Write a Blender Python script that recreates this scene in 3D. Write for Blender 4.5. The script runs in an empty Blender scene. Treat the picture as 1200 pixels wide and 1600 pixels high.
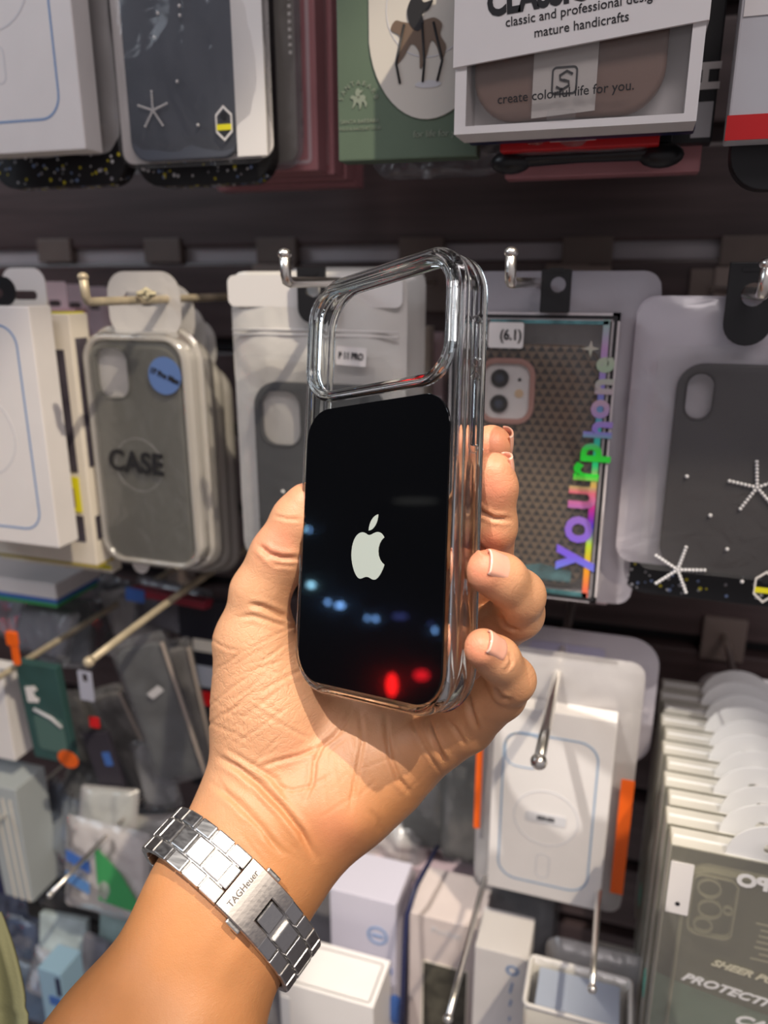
import bpy, bmesh, math, random
import numpy as np
from mathutils import Vector, Matrix

SC = bpy.context.scene
COL = SC.collection
RNG = random.Random(7)

# ------------------------------------------------------------ camera
F = 1200.0
EYE = Vector((0.0, 0.0, 1.45))
PITCH = math.atan(360 / 1200)
YAW = math.atan(400 / 1252.8)
FWD = Vector((-math.sin(YAW) * math.cos(PITCH), math.cos(YAW) * math.cos(PITCH), -math.sin(PITCH)))
RIGHT = Vector((math.cos(YAW), math.sin(YAW), 0))
DOWN = FWD.cross(RIGHT)

cam_d = bpy.data.cameras.new('camera')
cam = bpy.data.objects.new('camera', cam_d)
COL.objects.link(cam)
SC.camera = cam
cam_d.sensor_fit = 'VERTICAL'
cam_d.sensor_height = 36.0
cam_d.sensor_width = 27.0
cam_d.lens = F / 1600 * 36.0
cam_d.clip_start = 0.01
cam_d.clip_end = 50
cam.matrix_world = Matrix((
    (RIGHT.x, -DOWN.x, -FWD.x, EYE.x),
    (RIGHT.y, -DOWN.y, -FWD.y, EYE.y),
    (RIGHT.z, -DOWN.z, -FWD.z, EYE.z),
    (0, 0, 0, 1)))
cam_d.dof.use_dof = True
cam_d.dof.focus_distance = 0.268
cam_d.dof.aperture_fstop = 27 / 3.6

# ------------------------------------------------------------ light and exposure
SC.view_settings.view_transform = 'Standard'
SC.view_settings.look = 'None'
SC.view_settings.gamma = 1.0
SC.view_settings.use_curve_mapping = False
SC.view_settings.exposure = 0.0

world = bpy.data.worlds.new('world')
SC.world = world
world.use_nodes = True
bg = world.node_tree.nodes['Background']
bg.inputs['Color'].default_value = (0.86, 0.80, 0.84, 1)
bg.inputs['Strength'].default_value = 0.34


def spot_light(name, loc, target, power, color, angle, blend, size):
    d = bpy.data.lights.new(name, 'SPOT')
    d.energy = power
    d.color = color
    d.spot_size = math.radians(angle)
    d.spot_blend = blend
    d.shadow_soft_size = size
    o = bpy.data.objects.new(name, d)
    COL.objects.link(o)
    o.location = loc
    o.rotation_euler = (Vector(target) - Vector(loc)).to_track_quat('-Z', 'Y').to_euler()
    return o


def area_light(name, loc, target, power, color, sx, sy):
    d = bpy.data.lights.new(name, 'AREA')
    d.shape = 'RECTANGLE'
    d.size = sx
    d.size_y = sy
    d.energy = power
    d.color = color
    o = bpy.data.objects.new(name, d)
    COL.objects.link(o)
    o.location = loc
    o.rotation_euler = (Vector(target) - Vector(loc)).to_track_quat('-Z', 'Y').to_euler()
    return o


# the hard ceiling spot up left that draws the crisp shadows on the palm
spot_light('ceiling_spot', (0.54, -0.22, 2.43), (-0.15, 0.33, 1.275), 70, (1.0, 0.86, 0.66), 19.5, 0.30, 0.010)
# second ceiling spot, further left, lights the lower packs
spot_light('ceiling_spot', (-0.42, -0.35, 2.65), (0.00, 0.42, 0.995), 95, (1.0, 0.93, 0.84), 11.5, 0.3, 0.010)
# broad area lights added behind the camera as ambient fill
area_light('fill_light_right', (0.5, -1.0, 2.7), (0, 0.4, 1.4), 12, (1.0, 0.90, 0.90), 1.2, 0.4)
area_light('fill_light_left', (-1.6, -0.6, 2.3), (0, 0.4, 1.4), 7, (0.82, 0.90, 1.0), 0.8, 0.5)

# ------------------------------------------------------------ placing helpers
def P(u, v, Y):
    """pixel (u, v) of the 1200x1600 frame on the wall-parallel plane at distance Y"""
    d = FWD + RIGHT * ((u - 600) / F) + DOWN * ((v - 800) / F)
    return EYE + d * (Y / d.y)


def CP(u, v, d):
    """point seen at pixel (u, v), depth d along the view axis, world space"""
    return EYE + (FWD + RIGHT * ((u - 600) / F) + DOWN * ((v - 800) / F)) * d


CAMROT = Matrix((
    (RIGHT.x, DOWN.x, FWD.x),
    (RIGHT.y, DOWN.y, FWD.y),
    (RIGHT.z, DOWN.z, FWD.z)))


# ------------------------------------------------------------ objects
def tag(o, label=None, cat=None, group=None, kind=None):
    if label: o['label'] = label
    if cat: o['category'] = cat
    if group: o['group'] = group
    if kind: o['kind'] = kind
    return o


def empty(name, loc, label, cat, group=None, rot=(0, 0, 0)):
    o = bpy.data.objects.new(name, None)
    o.empty_display_size = 0.01
    COL.objects.link(o)
    o.location = loc
    o.rotation_euler = rot
    return tag(o, label, cat, group)


def copy_thing(o, label=None, parent=None):
    c = o.copy()
    COL.objects.link(c)
    if parent: c.parent = parent
    if label: c['label'] = label
    for ch in list(o.children):
        copy_thing(ch, None, c)
    return c


class MB:
    """collects shapes and links them as ONE mesh object"""
    def __init__(s):
        s.v = []; s.f = []; s.mi = []; s.sm = []; s.cur = 0

    def add(s, vs, fs, smooth=False, M=None):
        b = len(s.v)
        if M is not None: vs = [M @ Vector(v) for v in vs]
        s.v += [tuple(v) for v in vs]
        for f in fs:
            s.f.append([i + b for i in f]); s.mi.append(s.cur); s.sm.append(smooth)
        return s

    def box(s, c, size, M=None, bev=0.0):
        x, y, z = [q / 2 for q in size]
        if bev <= 0:
            vs = [(c[0] + i * x, c[1] + j * y, c[2] + k * z) for i in (-1, 1) for j in (-1, 1) for k in (-1, 1)]
            fs = [(0, 1, 3, 2), (4, 6, 7, 5), (0, 4, 5, 1), (2, 3, 7, 6), (0, 2, 6, 4), (1, 5, 7, 3)]
            return s.add(vs, fs, False, M)
        bm = bmesh.new()
        bmesh.ops.create_cube(bm, size=1)
        for v in bm.verts: v.co = Vector((c[0] + v.co.x * size[0], c[1] + v.co.y * size[1], c[2] + v.co.z * size[2]))
        bmesh.ops.bevel(bm, geom=list(bm.edges), offset=min(bev, min(size) * .45), segments=2, affect='EDGES', profile=.6)
        vs = [v.co.copy() for v in bm.verts]; fs = [[v.index for v in f.verts] for f in bm.faces]
        bm.free()
        return s.add(vs, fs, False, M)

    def tube(s, pts, r, n=10, caps=True, closed=False):
        pts = [Vector(p) for p in pts]
        if not isinstance(r, (list, tuple)): r = [r] * len(pts)
        b = []; prev = None
        for i, p in enumerate(pts):
            if closed: t = (pts[(i + 1) % len(pts)] - pts[i - 1]).normalized()
            else: t = (pts[min(i + 1, len(pts) - 1)] - pts[max(i - 1, 0)]).normalized()
            if prev is None:
                a = t.orthogonal().normalized()
            else:
                a = (prev - t * prev.dot(t))
                a = a.normalized() if a.length > 1e-9 else t.orthogonal().normalized()
            prev = a
            c = t.cross(a)
            b += [p + (a * math.cos(2 * math.pi * k / n) + c * math.sin(2 * math.pi * k / n)) * r[i] for k in range(n)]
        fs = []
        m = len(pts)
        for i in range(m if closed else m - 1):
            j = (i + 1) % m
            for k in range(n):
                fs.append((i * n + k, i * n + (k + 1) % n, j * n + (k + 1) % n, j * n + k))
        if caps and not closed:
            fs.append(tuple(range(n - 1, -1, -1))); fs.append(tuple((m - 1) * n + k for k in range(n)))
        return s.add(b, fs, True)

    def ball(s, c, r, n=14, m=8, scale=(1, 1, 1)):
        vs = []; fs = []
        for i in range(m + 1):
            a = math.pi * i / m
            for k in range(n):
                t = 2 * math.pi * k / n
                vs.append((c[0] + r * scale[0] * math.sin(a) * math.cos(t), c[1] + r * scale[1] * math.sin(a) * math.sin(t), c[2] + r * scale[2] * math.cos(a)))
        for i in range(m):
            for k in range(n):
                fs.append((i * n + k, (i + 1) * n + k, (i + 1) * n + (k + 1) % n, i * n + (k + 1) % n))
        return s.add(vs, fs, True)

    def grid(s, fn, nu, nv, smooth=True, closed_u=False):
        vs = [fn(i / nu, j / nv) for i in range(nu + (0 if closed_u else 1)) for j in range(nv + 1)]
        fs = []
        for i in range(nu):
            i2 = (i + 1) % nu if closed_u else i + 1
            for j in range(nv):
                fs.append((i * (nv + 1) + j, i2 * (nv + 1) + j, i2 * (nv + 1) + j + 1, i * (nv + 1) + j + 1))
        return s.add(vs, fs, smooth)

    def build(s, name, mats, parent=None, label=None):
        me = bpy.data.meshes.new(name)
        me.from_pydata(s.v, [], s.f)
        if not isinstance(mats, (list, tuple)): mats = [mats]
        for m in mats: me.materials.append(m)
        me.polygons.foreach_set('material_index', s.mi)
        me.polygons.foreach_set('use_smooth', s.sm)
        me.update()
        bm = bmesh.new(); bm.from_mesh(me)
        bmesh.ops.remove_doubles(bm, verts=bm.verts, dist=1e-7)
        bmesh.ops.recalc_face_normals(bm, faces=bm.faces)
        bm.to_mesh(me); bm.free()
        o = bpy.data.objects.new(name, me)
        COL.objects.link(o)
        if parent: o.parent = parent
        if label: o['label'] = label
        return o


def rrect(w, h, r, cx=0, cz=0, n=8, rot=0):
    r = min(r, w / 2 - 1e-6, h / 2 - 1e-6)
    pts = []
    for sx, sz, a0 in ((1, 1, 0), (-1, 1, 90), (-1, -1, 180), (1, -1, 270)):
        for k in range(n + 1):
            a = math.radians(a0 + 90 * k / n)
            pts.append((sx * (w / 2 - r) + r * math.cos(a), sz * (h / 2 - r) + r * math.sin(a)))
    c, s_ = math.cos(rot), math.sin(rot)
    return [(cx + x * c - z * s_, cz + x * s_ + z * c) for x, z in pts]


def circle(r, cx=0, cz=0, n=32, rz=None):
    rz = rz or r
    return [(cx + r * math.cos(2 * math.pi * k / n), cz + rz * math.sin(2 * math.pi * k / n)) for k in range(n)]


def sheet(loops, y0, t, bev=0.0):
    """flat plate in the local x-z plane from y0 to y0+t; extra loops inside are holes. Returns verts, faces"""
    cu = bpy.data.curves.new('tmp', 'CURVE')
    cu.dimensions = '2D'; cu.fill_mode = 'BOTH'
    cu.extrude = max(t / 2 - bev, 0); cu.bevel_depth = bev; cu.bevel_resolution = 2
    cu.offset = -bev if bev else 0
    for li, lp in enumerate(loops):
        if li and bev: lp = lp[::-1]
        sp = cu.splines.new('POLY'); sp.points.add(len(lp) - 1); sp.use_cyclic_u = True
        for i, (x, z) in enumerate(lp): sp.points[i].co = (x, z, 0, 1)
    o = bpy.data.objects.new('tmp', cu)
    COL.objects.link(o)
    me = bpy.data.meshes.new_from_object(o.evaluated_get(bpy.context.evaluated_depsgraph_get()))
    vs = [Vector((v.co.x, y0 + t / 2 - v.co.z, v.co.y)) for v in me.vertices]
    fs = [list(p.vertices) for p in me.polygons]
    bpy.data.objects.remove(o); bpy.data.curves.remove(cu); bpy.data.meshes.remove(me)
    return vs, fs


def plate(name, loops, y0, t, m, parent, bev=0.0, label=None, smooth=False):
    mb = MB(); mb.add(*sheet(loops, y0, t, bev), smooth)
    return mb.build(name, m, parent, label)


def ring(w, h, r, line, cx=0, cz=0, rot=0):
    return [rrect(w, h, r, cx, cz, rot=rot), rrect(w - 2 * line, h - 2 * line, max(r - line, 1e-4), cx, cz, rot=rot)]


def text_geo(s, size, y0, t=0.0002, cx=0, cz=0, rot=0, bold=0.0, shear=0.0, sx=1.0, align='CENTER'):
    cu = bpy.data.curves.new('tmp', 'FONT')
    cu.body = s; cu.size = size; cu.align_x = align; cu.align_y = 'CENTER'
    cu.extrude = t / 2; cu.offset = bold; cu.shear = shear; cu.resolution_u = 3
    o = bpy.data.objects.new('tmp', cu); COL.objects.link(o)
    me = bpy.data.meshes.new_from_object(o.evaluated_get(bpy.context.evaluated_depsgraph_get()))
    c, q = math.cos(rot), math.sin(rot)
    vs = []
    for v in me.vertices:
        x, z = v.co.x * sx, v.co.y
        vs.append(Vector((cx + x * c - z * q, y0 - v.co.z, cz + x * q + z * c)))
    fs = [list(p.vertices) for p in me.polygons]
    bpy.data.objects.remove(o); bpy.data.curves.remove(cu); bpy.data.meshes.remove(me)
    return vs, fs


def lettering(s, size, y0, m, parent, name='lettering', label=None, **k):
    mb = MB(); mb.add(*text_geo(s, size, y0, **k))
    return mb.build(name, m, parent, label)


# ------------------------------------------------------------ materials
def newmat(name):
    m = bpy.data.materials.new(name); m.use_nodes = True
    return m, m.node_tree, m.node_tree.nodes['Principled BSDF']


def mat(name, col, rough=0.5, metal=0.0, spec=0.5, var=0.0, vscale=40, bump=0.0, bscale=200, coat=0.0, trans=0.0, ior=1.45, emit=None, es=0.0, aniso=None, sss=0.0):
    m, t, b = newmat(name)
    N = t.nodes; L = t.links
    b.inputs['Base Color'].default_value = (*col, 1)
    b.inputs['Roughness'].default_value = rough
    b.inputs['Metallic'].default_value = metal
    b.inputs['Specular IOR Level'].default_value = spec
    b.inputs['Coat Weight'].default_value = coat
    b.inputs['Coat Roughness'].default_value = 0.08
    b.inputs['Transmission Weight'].default_value = trans
    b.inputs['IOR'].default_value = ior
    if sss:
        b.inputs['Subsurface Weight'].default_value = sss
        b.inputs['Subsurface Scale'].default_value = 0.003
    if emit:
        b.inputs['Emission Color'].default_value = (*emit, 1)
        b.inputs['Emission Strength'].default_value = es
    tc = N.new('ShaderNodeTexCoord')
    if var > 0:
        n = N.new('ShaderNodeTexNoise'); n.inputs['Scale'].default_value = vscale; n.inputs['Detail'].default_value = 3
        L.new(tc.outputs['Object'], n.inputs['Vector'])
        r = N.new('ShaderNodeValToRGB')
        r.color_ramp.elements[0].position = 0.3; r.color_ramp.elements[1].position = 0.7
        r.color_ramp.elements[0].color = (*[c * (1 - var) for c in col], 1)
        r.color_ramp.elements[1].color = (*[min(1, c * (1 + var)) for c in col], 1)
        L.new(n.outputs['Fac'], r.inputs['Fac']); L.new(r.outputs['Color'], b.inputs['Base Color'])
    if bump > 0:
        n = N.new('ShaderNodeTexNoise'); n.inputs['Scale'].default_value = bscale; n.inputs['Detail'].default_value = 4
        mp = N.new('ShaderNodeMapping')
        if aniso: mp.inputs['Scale'].default_value = aniso
        L.new(tc.outputs['Object'], mp.inputs['Vector']); L.new(mp.outputs['Vector'], n.inputs['Vector'])
        bp = N.new('ShaderNodeBump'); bp.inputs['Strength'].default_value = bump; bp.inputs['Distance'].default_value = 0.001
        L.new(n.outputs['Fac'], bp.inputs['Height']); L.new(bp.outputs['Normal'], b.inputs['Normal'])
    return m


def film(name, col=(1, 1, 1), haze=0.1, gloss=0.12, rough=0.12, bump=0.3, bscale=60, hazecol=None):
    """thin clear or milky plastic film: see-through with a sheen and some milkiness"""
    m, t, b = newmat(name)
    N = t.nodes; L = t.links
    N.remove(b)
    out = N['Material Output']
    tr = N.new('ShaderNodeBsdfTransparent'); tr.inputs['Color'].default_value = (*col, 1)
    df = N.new('ShaderNodeBsdfDiffuse'); df.inputs['Color'].default_value = (*(hazecol or col), 1)
    tl = N.new('ShaderNodeBsdfTranslucent'); tl.inputs['Color'].default_value = (*(hazecol or col), 1)
    gl = N.new('ShaderNodeBsdfGlossy'); gl.inputs['Roughness'].default_value = rough
    mt = N.new('ShaderNodeMixShader'); mt.inputs['Fac'].default_value = 0.18
    L.new(df.outputs[0], mt.inputs[1]); L.new(tl.outputs[0], mt.inputs[2])
    m1 = N.new('ShaderNodeMixShader'); m1.inputs['Fac'].default_value = haze
    L.new(tr.outputs[0], m1.inputs[1]); L.new(mt.outputs[0], m1.inputs[2])
    fr = N.new('ShaderNodeLayerWeight'); fr.inputs['Blend'].default_value = 0.25
    ml = N.new('ShaderNodeMath'); ml.operation = 'MULTIPLY_ADD'; ml.use_clamp = True
    ml.inputs[1].default_value = 0.5; ml.inputs[2].default_value = gloss
    L.new(fr.outputs['Fresnel'], ml.inputs[0])
    m2 = N.new('ShaderNodeMixShader'); L.new(ml.outputs[0], m2.inputs['Fac'])
    L.new(m1.outputs[0], m2.inputs[1]); L.new(gl.outputs[0], m2.inputs[2])
    tc = N.new('ShaderNodeTexCoord')
    n = N.new('ShaderNodeTexNoise'); n.inputs['Scale'].default_value = bscale; n.inputs['Detail'].default_value = 3; n.inputs['Distortion'].default_value = 1.0
    L.new(tc.outputs['Object'], n.inputs['Vector'])
    bp = N.new('ShaderNodeBump'); bp.inputs['Strength'].default_value = bump; bp.inputs['Distance'].default_value = 0.004
    L.new(n.outputs['Fac'], bp.inputs['Height'])
    for q in (gl, df): L.new(bp.outputs['Normal'], q.inputs['Normal'])
    L.new(m2.outputs[0], out.inputs['Surface'])
    return m


M = {}
M['white_card'] = mat('white_card', (0.80, 0.77, 0.76), 0.45, var=0.03, vscale=30)
M['cream_card'] = mat('cream_card', (0.78, 0.72, 0.62), 0.5, var=0.04)
M['pink_card'] = mat('pink_card', (0.52, 0.23, 0.25), 0.45, var=0.05)
M['pale_pink'] = mat('pale_pink', (0.66, 0.50, 0.53), 0.5, var=0.05)
M['green_card'] = mat('green_card', (0.10, 0.145, 0.10), 0.5, var=0.06)
M['grey_print'] = mat('grey_print', (0.55, 0.55, 0.58), 0.5)
M['faint_print'] = mat('faint_print', (0.66, 0.66, 0.69), 0.5)
M['blue_print'] = mat('blue_print', (0.20, 0.32, 0.55), 0.4)
M['ink'] = mat('ink', (0.015, 0.015, 0.018), 0.5)
M['black_plastic'] = mat('black_plastic', (0.012, 0.012, 0.014), 0.35, bump=0.05)
M['yellow'] = mat('yellow', (0.85, 0.78, 0.02), 0.45)
M['orange'] = mat('orange', (0.85, 0.13, 0.01), 0.4)
M['red'] = mat('red', (0.60, 0.012, 0.015), 0.35)
M['navy'] = mat('navy', (0.018, 0.022, 0.07), 0.4)
M['blue'] = mat('blue', (0.06, 0.16, 0.50), 0.4)
M['sky'] = mat('sky', (0.38, 0.62, 0.80), 0.4)
M['teal'] = mat('teal', (0.13, 0.62, 0.50), 0.4)
M['dark_teal'] = mat('dark_teal', (0.035, 0.09, 0.085), 0.4, var=0.1)
M['green'] = mat('green', (0.06, 0.36, 0.12), 0.4)
M['chrome'] = mat('chrome', (0.88, 0.85, 0.80), 0.28, metal=1.0)
M['steel'] = mat('steel', (0.66, 0.65, 0.64), 0.30, metal=1.0, bump=0.08, bscale=300)
M['white_plastic'] = mat('white_plastic', (0.82, 0.80, 0.78), 0.35)
M['film'] = film('film', (0.97, 0.97, 0.97), 0.03, 0.012)
M['milky_film'] = film('milky_film', (0.95, 0.94, 0.94), 0.5, 0.08, 0.25, bscale=35, hazecol=(0.82, 0.79, 0.79))
M['pouch_film'] = film('pouch_film', (0.95, 0.94, 0.93), 0.96, 0.06, 0.25, 0.5, bscale=28, hazecol=(0.86, 0.84, 0.80))
M['grey_film'] = film('grey_film', (0.85, 0.86, 0.88), 0.14, 0.05, 0.2, 0.5, bscale=30, hazecol=(0.5, 0.5, 0.52))
M['lilac_film'] = film('lilac_film', (0.92, 0.90, 0.95), 0.70, 0.08, 0.25, 0.5, bscale=28, hazecol=(0.72, 0.68, 0.74))

# ------------------------------------------------------------ the setting
WY = 0.58                                            # the slat wall stands here


def slat_wall_mat():
    m, t, b = newmat('slat_board')
    N = t.nodes; L = t.links
    tc = N.new('ShaderNodeTexCoord')
    mp = N.new('ShaderNodeMapping'); mp.inputs['Scale'].default_value = (6, 40, 90)
    n = N.new('ShaderNodeTexNoise'); n.inputs['Scale'].default_value = 1.2; n.inputs['Detail'].default_value = 5
    L.new(tc.outputs['Object'], mp.inputs['Vector']); L.new(mp.outputs['Vector'], n.inputs['Vector'])
    r = N.new('ShaderNodeValToRGB')
    r.color_ramp.elements[0].color = (0.050, 0.031, 0.031, 1); r.color_ramp.elements[1].color = (0.100, 0.068, 0.067, 1)
    r.color_ramp.elements[0].position = 0.3; r.color_ramp.elements[1].position = 0.72
    L.new(n.outputs['Fac'], r.inputs['Fac']); L.new(r.outputs['Color'], b.inputs['Base Color'])
    b.inputs['Roughness'].default_value = 0.38
    return m


M['slat'] = slat_wall_mat()
zr = P(600, 395, WY).z                                # height of the first metal rail
PITCHZ = 0.071
mb = MB()
mb.box((0, WY + 0.03, 1.4), (5.0, 0.02, 2.8))         # backing
for k in range(-19, 19):
    zc = zr + (k + 0.5) * PITCHZ
    if 0.05 < zc < 2.75:
        mb.box((0, WY + 0.009, zc), (5.0, 0.022, PITCHZ - 0.0115), bev=0.0025)
wall = mb.build('wall_back', M['slat']); tag(wall, kind='structure')
M['rail'] = mat('rail', (0.42, 0.39, 0.41), 0.42, metal=0.1, var=0.12, vscale=15)
n = 0
for k in range(-8, 9):
    if k in (0, ):
        n += 1
        r_ = MB()
        z = zr + k * PITCHZ
        r_.box((0, WY + 0.010, z), (5.0, 0.012, 0.0165), bev=0.001)
        tag(r_.build('trim_%d' % n, M['rail']), kind='structure')
    elif k < 0:
        n += 1
        r_ = MB(); z = zr + k * PITCHZ
        r_.box((0, WY + 0.014, z), (5.0, 0.008, 0.010), bev=0.001)
        tag(r_.build('trim_%d' % n, M['ink']), kind='structure')
mb = MB(); mb.box((1.345, .375, 1.78), (2.5, .42, .05), bev=.003); tag(mb.build('trim_20', M['slat']), kind='structure')   # unseen board added to keep the spot off the top row
M['floor'] = mat('floor_tile', (0.66, 0.62, 0.60), 0.35, var=0.1, vscale=3)
mb = MB(); mb.box((0, -1.0, -0.02), (5.0, 3.3, 0.04)); tag(mb.build('floor', M['floor']), kind='structure')
mb = MB(); mb.box((-2.0, -0.9, 1.4), (0.04, 3.1, 2.8)); tag(mb.build('wall_left', mat('dark_wall', (0.035, 0.028, 0.03), 0.6)), kind='structure')
M['ceiling'] = mat('ceiling_paint', (0.42, 0.40, 0.40), 0.8)
mb = MB(); mb.box((0, -1.0, 2.86), (5.0, 3.3, 0.04)); tag(mb.build('ceiling', M['ceiling']), kind='structure')


# brackets clipped over the rail
M['bracket'] = mat('bracket', (0.15, 0.115, 0.10), 0.5, var=0.1)
for u, v, k, lab in ((90, 392, 0, 'brown bracket on the rail above the pink hang tabs'), (258, 392, 0, 'brown bracket on the rail above the grey case pack'), (435, 392, 1, 'brown bracket on the rail above the left chrome hook'),
                     (660, 392, 0, 'brown bracket on the rail above the tilted case'), (918, 392, 1, 'brown bracket on the rail above the rainbow lettered box'), (1168, 392, 1, 'brown bracket on the rail above the right grey pouch')):
    c = P(u, v, WY)
    o = empty('rail_bracket', (c.x, WY, c.z), lab, 'bracket', 'brackets on the rail')
    mb = MB(); mb.box((0, 0, 0), (0.034, 0.010, 0.019), bev=0.001); mb.build('clip', M['bracket'], o)
    if k:
        mb = MB(); mb.box((-0.001, -0.003, -0.021), (0.036, 0.012, 0.022), bev=0.001); mb.build('lower_block', mat('bracket_tan', (0.27, 0.215, 0.19), 0.5), o)

# ------------------------------------------------------------ the hand and forearm: one continuous surface
VOX = 0.00075


def C3(u, v, d):
    return np.array([(u - 600) / F * d, (v - 800) / F * d, d])


def cone_sdf(X, Y, Z, a, b, ra, rb):
    """rounded cone from a to b"""
    ba = b - a
    l2 = ba @ ba
    t = ((X - a[0]) * ba[0] + (Y - a[1]) * ba[1] + (Z - a[2]) * ba[2]) / l2
    t = np.clip(t, 0, 1)
    dx = X - (a[0] + t * ba[0]); dy = Y - (a[1] + t * ba[1]); dz = Z - (a[2] + t * ba[2])
    return np.sqrt(dx * dx + dy * dy + dz * dz) - (ra + (rb - ra) * t)


def smin(a, b, k):
    h = np.clip(k - np.abs(a - b), 0, None) / k
    return np.minimum(a, b) - h * h * k * 0.25


def px(node):                                        # (u, v, depth, radius in px) -> centre, radius in m
    u, v, d, r = node
    return C3(u, v, d), r * d / F


FINGERS = {
    'index':  [(767, 697, .279, 33), (757, 745, .286, 35), (728, 815, .300, 40), (655, 930, .318, 48), (560, 1040, .318, 52)],
    'middle': [(771, 738, .255, 31), (775, 762, .256, 32), (770, 822, .262, 36), (762, 880, .282, 39), (690, 975, .305, 46), (590, 1080, .312, 52)],
    'ring':   [(762, 893, .244, 35), (785, 903, .247, 36), (812, 930, .256, 38), (808, 958, .266, 40), (745, 1005, .290, 43), (620, 1115, .304, 54)],
    'pinky':  [(755, 1013, .242, 31), (778, 1030, .247, 33), (800, 1062, .256, 35), (782, 1085, .265, 38), (728, 1130, .280, 44), (640, 1180, .296, 56)],
    'thumb':  [(480, 790, .300, 36), (468, 812, .301, 42), (438, 868, .303, 46), (406, 926, .305, 45), (400, 1000, .308, 56), (430, 1130, .312, 82)],
}
PALM = [
    ((400, 1010, .310, 55), (425, 1110, .311, 80)),
    ((425, 1110, .311, 80), (436, 1190, .312, 88)),
    ((436, 1190, .312, 88), (415, 1270, .306, 80)),
    ((500, 1080, .318, 60), (520, 1190, .316, 70)),
    ((600, 1070, .318, 60), (545, 1220, .312, 72)),
    ((665, 1120, .304, 62), (590, 1195, .303, 72)),
    ((590, 1195, .303, 72), (520, 1252, .300, 72)),
    ((520, 1252, .300, 72), (455, 1330, .297, 68)),
    ((520, 1190, .316, 70), (430, 1300, .303, 74)),
]
ARM = [
    ((392, 1292, .300, 88), (340, 1390, .289, 84)),
    ((425, 1320, .298, 84), (372, 1425, .287, 84)),
    ((340, 1390, .289, 84), (186, 1660, .265, 110)),
    ((372, 1425, .287, 84), (276, 1660, .265, 106)),
    ((186, 1660, .265, 110), (90, 1790, .256, 122)),
    ((276, 1660, .265, 106), (190, 1790, .256, 116)),
]


def build_field(vox):
    pts = []
    for ch in FINGERS.values(): pts += ch
    for a, b in PALM + ARM: pts += [a, b]
    lo = np.min([px(q)[0] - px(q)[1] for q in pts], axis=0) - 0.004
    hi = np.max([px(q)[0] + px(q)[1] for q in pts], axis=0) + 0.004
    n = np.ceil((hi - lo) / vox).astype(int) + 1
    ax = [(lo[i] + vox * np.arange(n[i])).astype(np.float32) for i in range(3)]
    X, Y, Z = np.meshgrid(*ax, indexing='ij', sparse=True)

    def chain(segs, k):
        f = None
        for a, b in segs:
            (ca, ra), (cb, rb) = px(a), px(b)
            d = cone_sdf(X, Y, Z, ca.astype(np.float32), cb.astype(np.float32), np.float32(ra), np.float32(rb))
            f = d if f is None else smin(f, d, k)
        return f
    palm = chain(PALM, 0.012)
    arm = chain(ARM, 0.016)
    body = smin(palm, arm, 0.014)
    out = body
    for nm, ch in FINGERS.items():
        fg = chain(list(zip(ch[:-1], ch[1:])), 0.003)
        u = smin(body, fg, 0.007 if nm != 'thumb' else 0.010)
        out = smin(out, u, 0.0012)
    return out, lo


def surface_nets(D, lo, vox):
    S = D < 0
    nx, ny, nz = D.shape
    cnt = np.zeros((nx - 1, ny - 1, nz - 1), np.int8)
    for i in (0, 1):
        for j in (0, 1):
            for k in (0, 1):
                cnt += S[i:nx - 1 + i, j:ny - 1 + j, k:nz - 1 + k]
    act = (cnt > 0) & (cnt < 8)
    idx = -np.ones(act.shape, np.int32)
    ci, cj, ck = np.nonzero(act)
    idx[ci, cj, ck] = np.arange(len(ci))
    acc = np.zeros((len(ci), 3)); w = np.zeros(len(ci))
    cor = [(i, j, k) for i in (0, 1) for j in (0, 1) for k in (0, 1)]
    for a in cor:
        for ax in range(3):
            if a[ax]: continue
            b = list(a); b[ax] = 1
            da = D[ci + a[0], cj + a[1], ck + a[2]]; db = D[ci + b[0], cj + b[1], ck + b[2]]
            m = (da < 0) != (db < 0)
            t = np.where(m, da / np.where(m, da - db, 1), 0)
            p = np.array(a, float)[None, :].repeat(len(ci), 0)
            p[:, ax] += t
            acc[m] += p[m]; w[m] += 1
    V = (acc / w[:, None] + np.c_[ci, cj, ck]) * vox + lo
    Q = []
    for ax in range(3):
        sl0 = [slice(None)] * 3; sl1 = [slice(None)] * 3
        sl0[ax] = slice(0, -1); sl1[ax] = slice(1, None)
        ch = S[tuple(sl0)] != S[tuple(sl1)]
        e = np.array(np.nonzero(ch)).T
        o1, o2 = (ax + 1) % 3, (ax + 2) % 3
        e = e[(e[:, o1] > 0) & (e[:, o2] > 0) & (e[:, o1] < D.shape[o1] - 1) & (e[:, o2] < D.shape[o2] - 1)]
        flip = S[e[:, 0], e[:, 1], e[:, 2]]
        q = []
        for d1, d2 in ((1, 1), (0, 1), (0, 0), (1, 0)):
            c = e.copy(); c[:, o1] -= d1; c[:, o2] -= d2
            q.append(idx[c[:, 0], c[:, 1], c[:, 2]])
        q = np.array(q).T
        q[~flip] = q[~flip][:, ::-1]
        Q.append(q)
    Q = np.concatenate(Q)
    return V, Q[(Q >= 0).all(1)]


FIELD, LO = build_field(VOX)
HV, HQ = surface_nets(FIELD, LO, VOX)
gx, gy, gz = np.gradient(FIELD, VOX)
ii = np.clip(np.round((HV - LO) / VOX).astype(int), 0, np.array(FIELD.shape) - 1)
HN = np.c_[gx[ii[:, 0], ii[:, 1], ii[:, 2]], gy[ii[:, 0], ii[:, 1], ii[:, 2]], gz[ii[:, 0], ii[:, 1], ii[:, 2]]]
HN /= np.linalg.norm(HN, axis=1)[:, None] + 1e-9
del gx, gy, gz, FIELD

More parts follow.
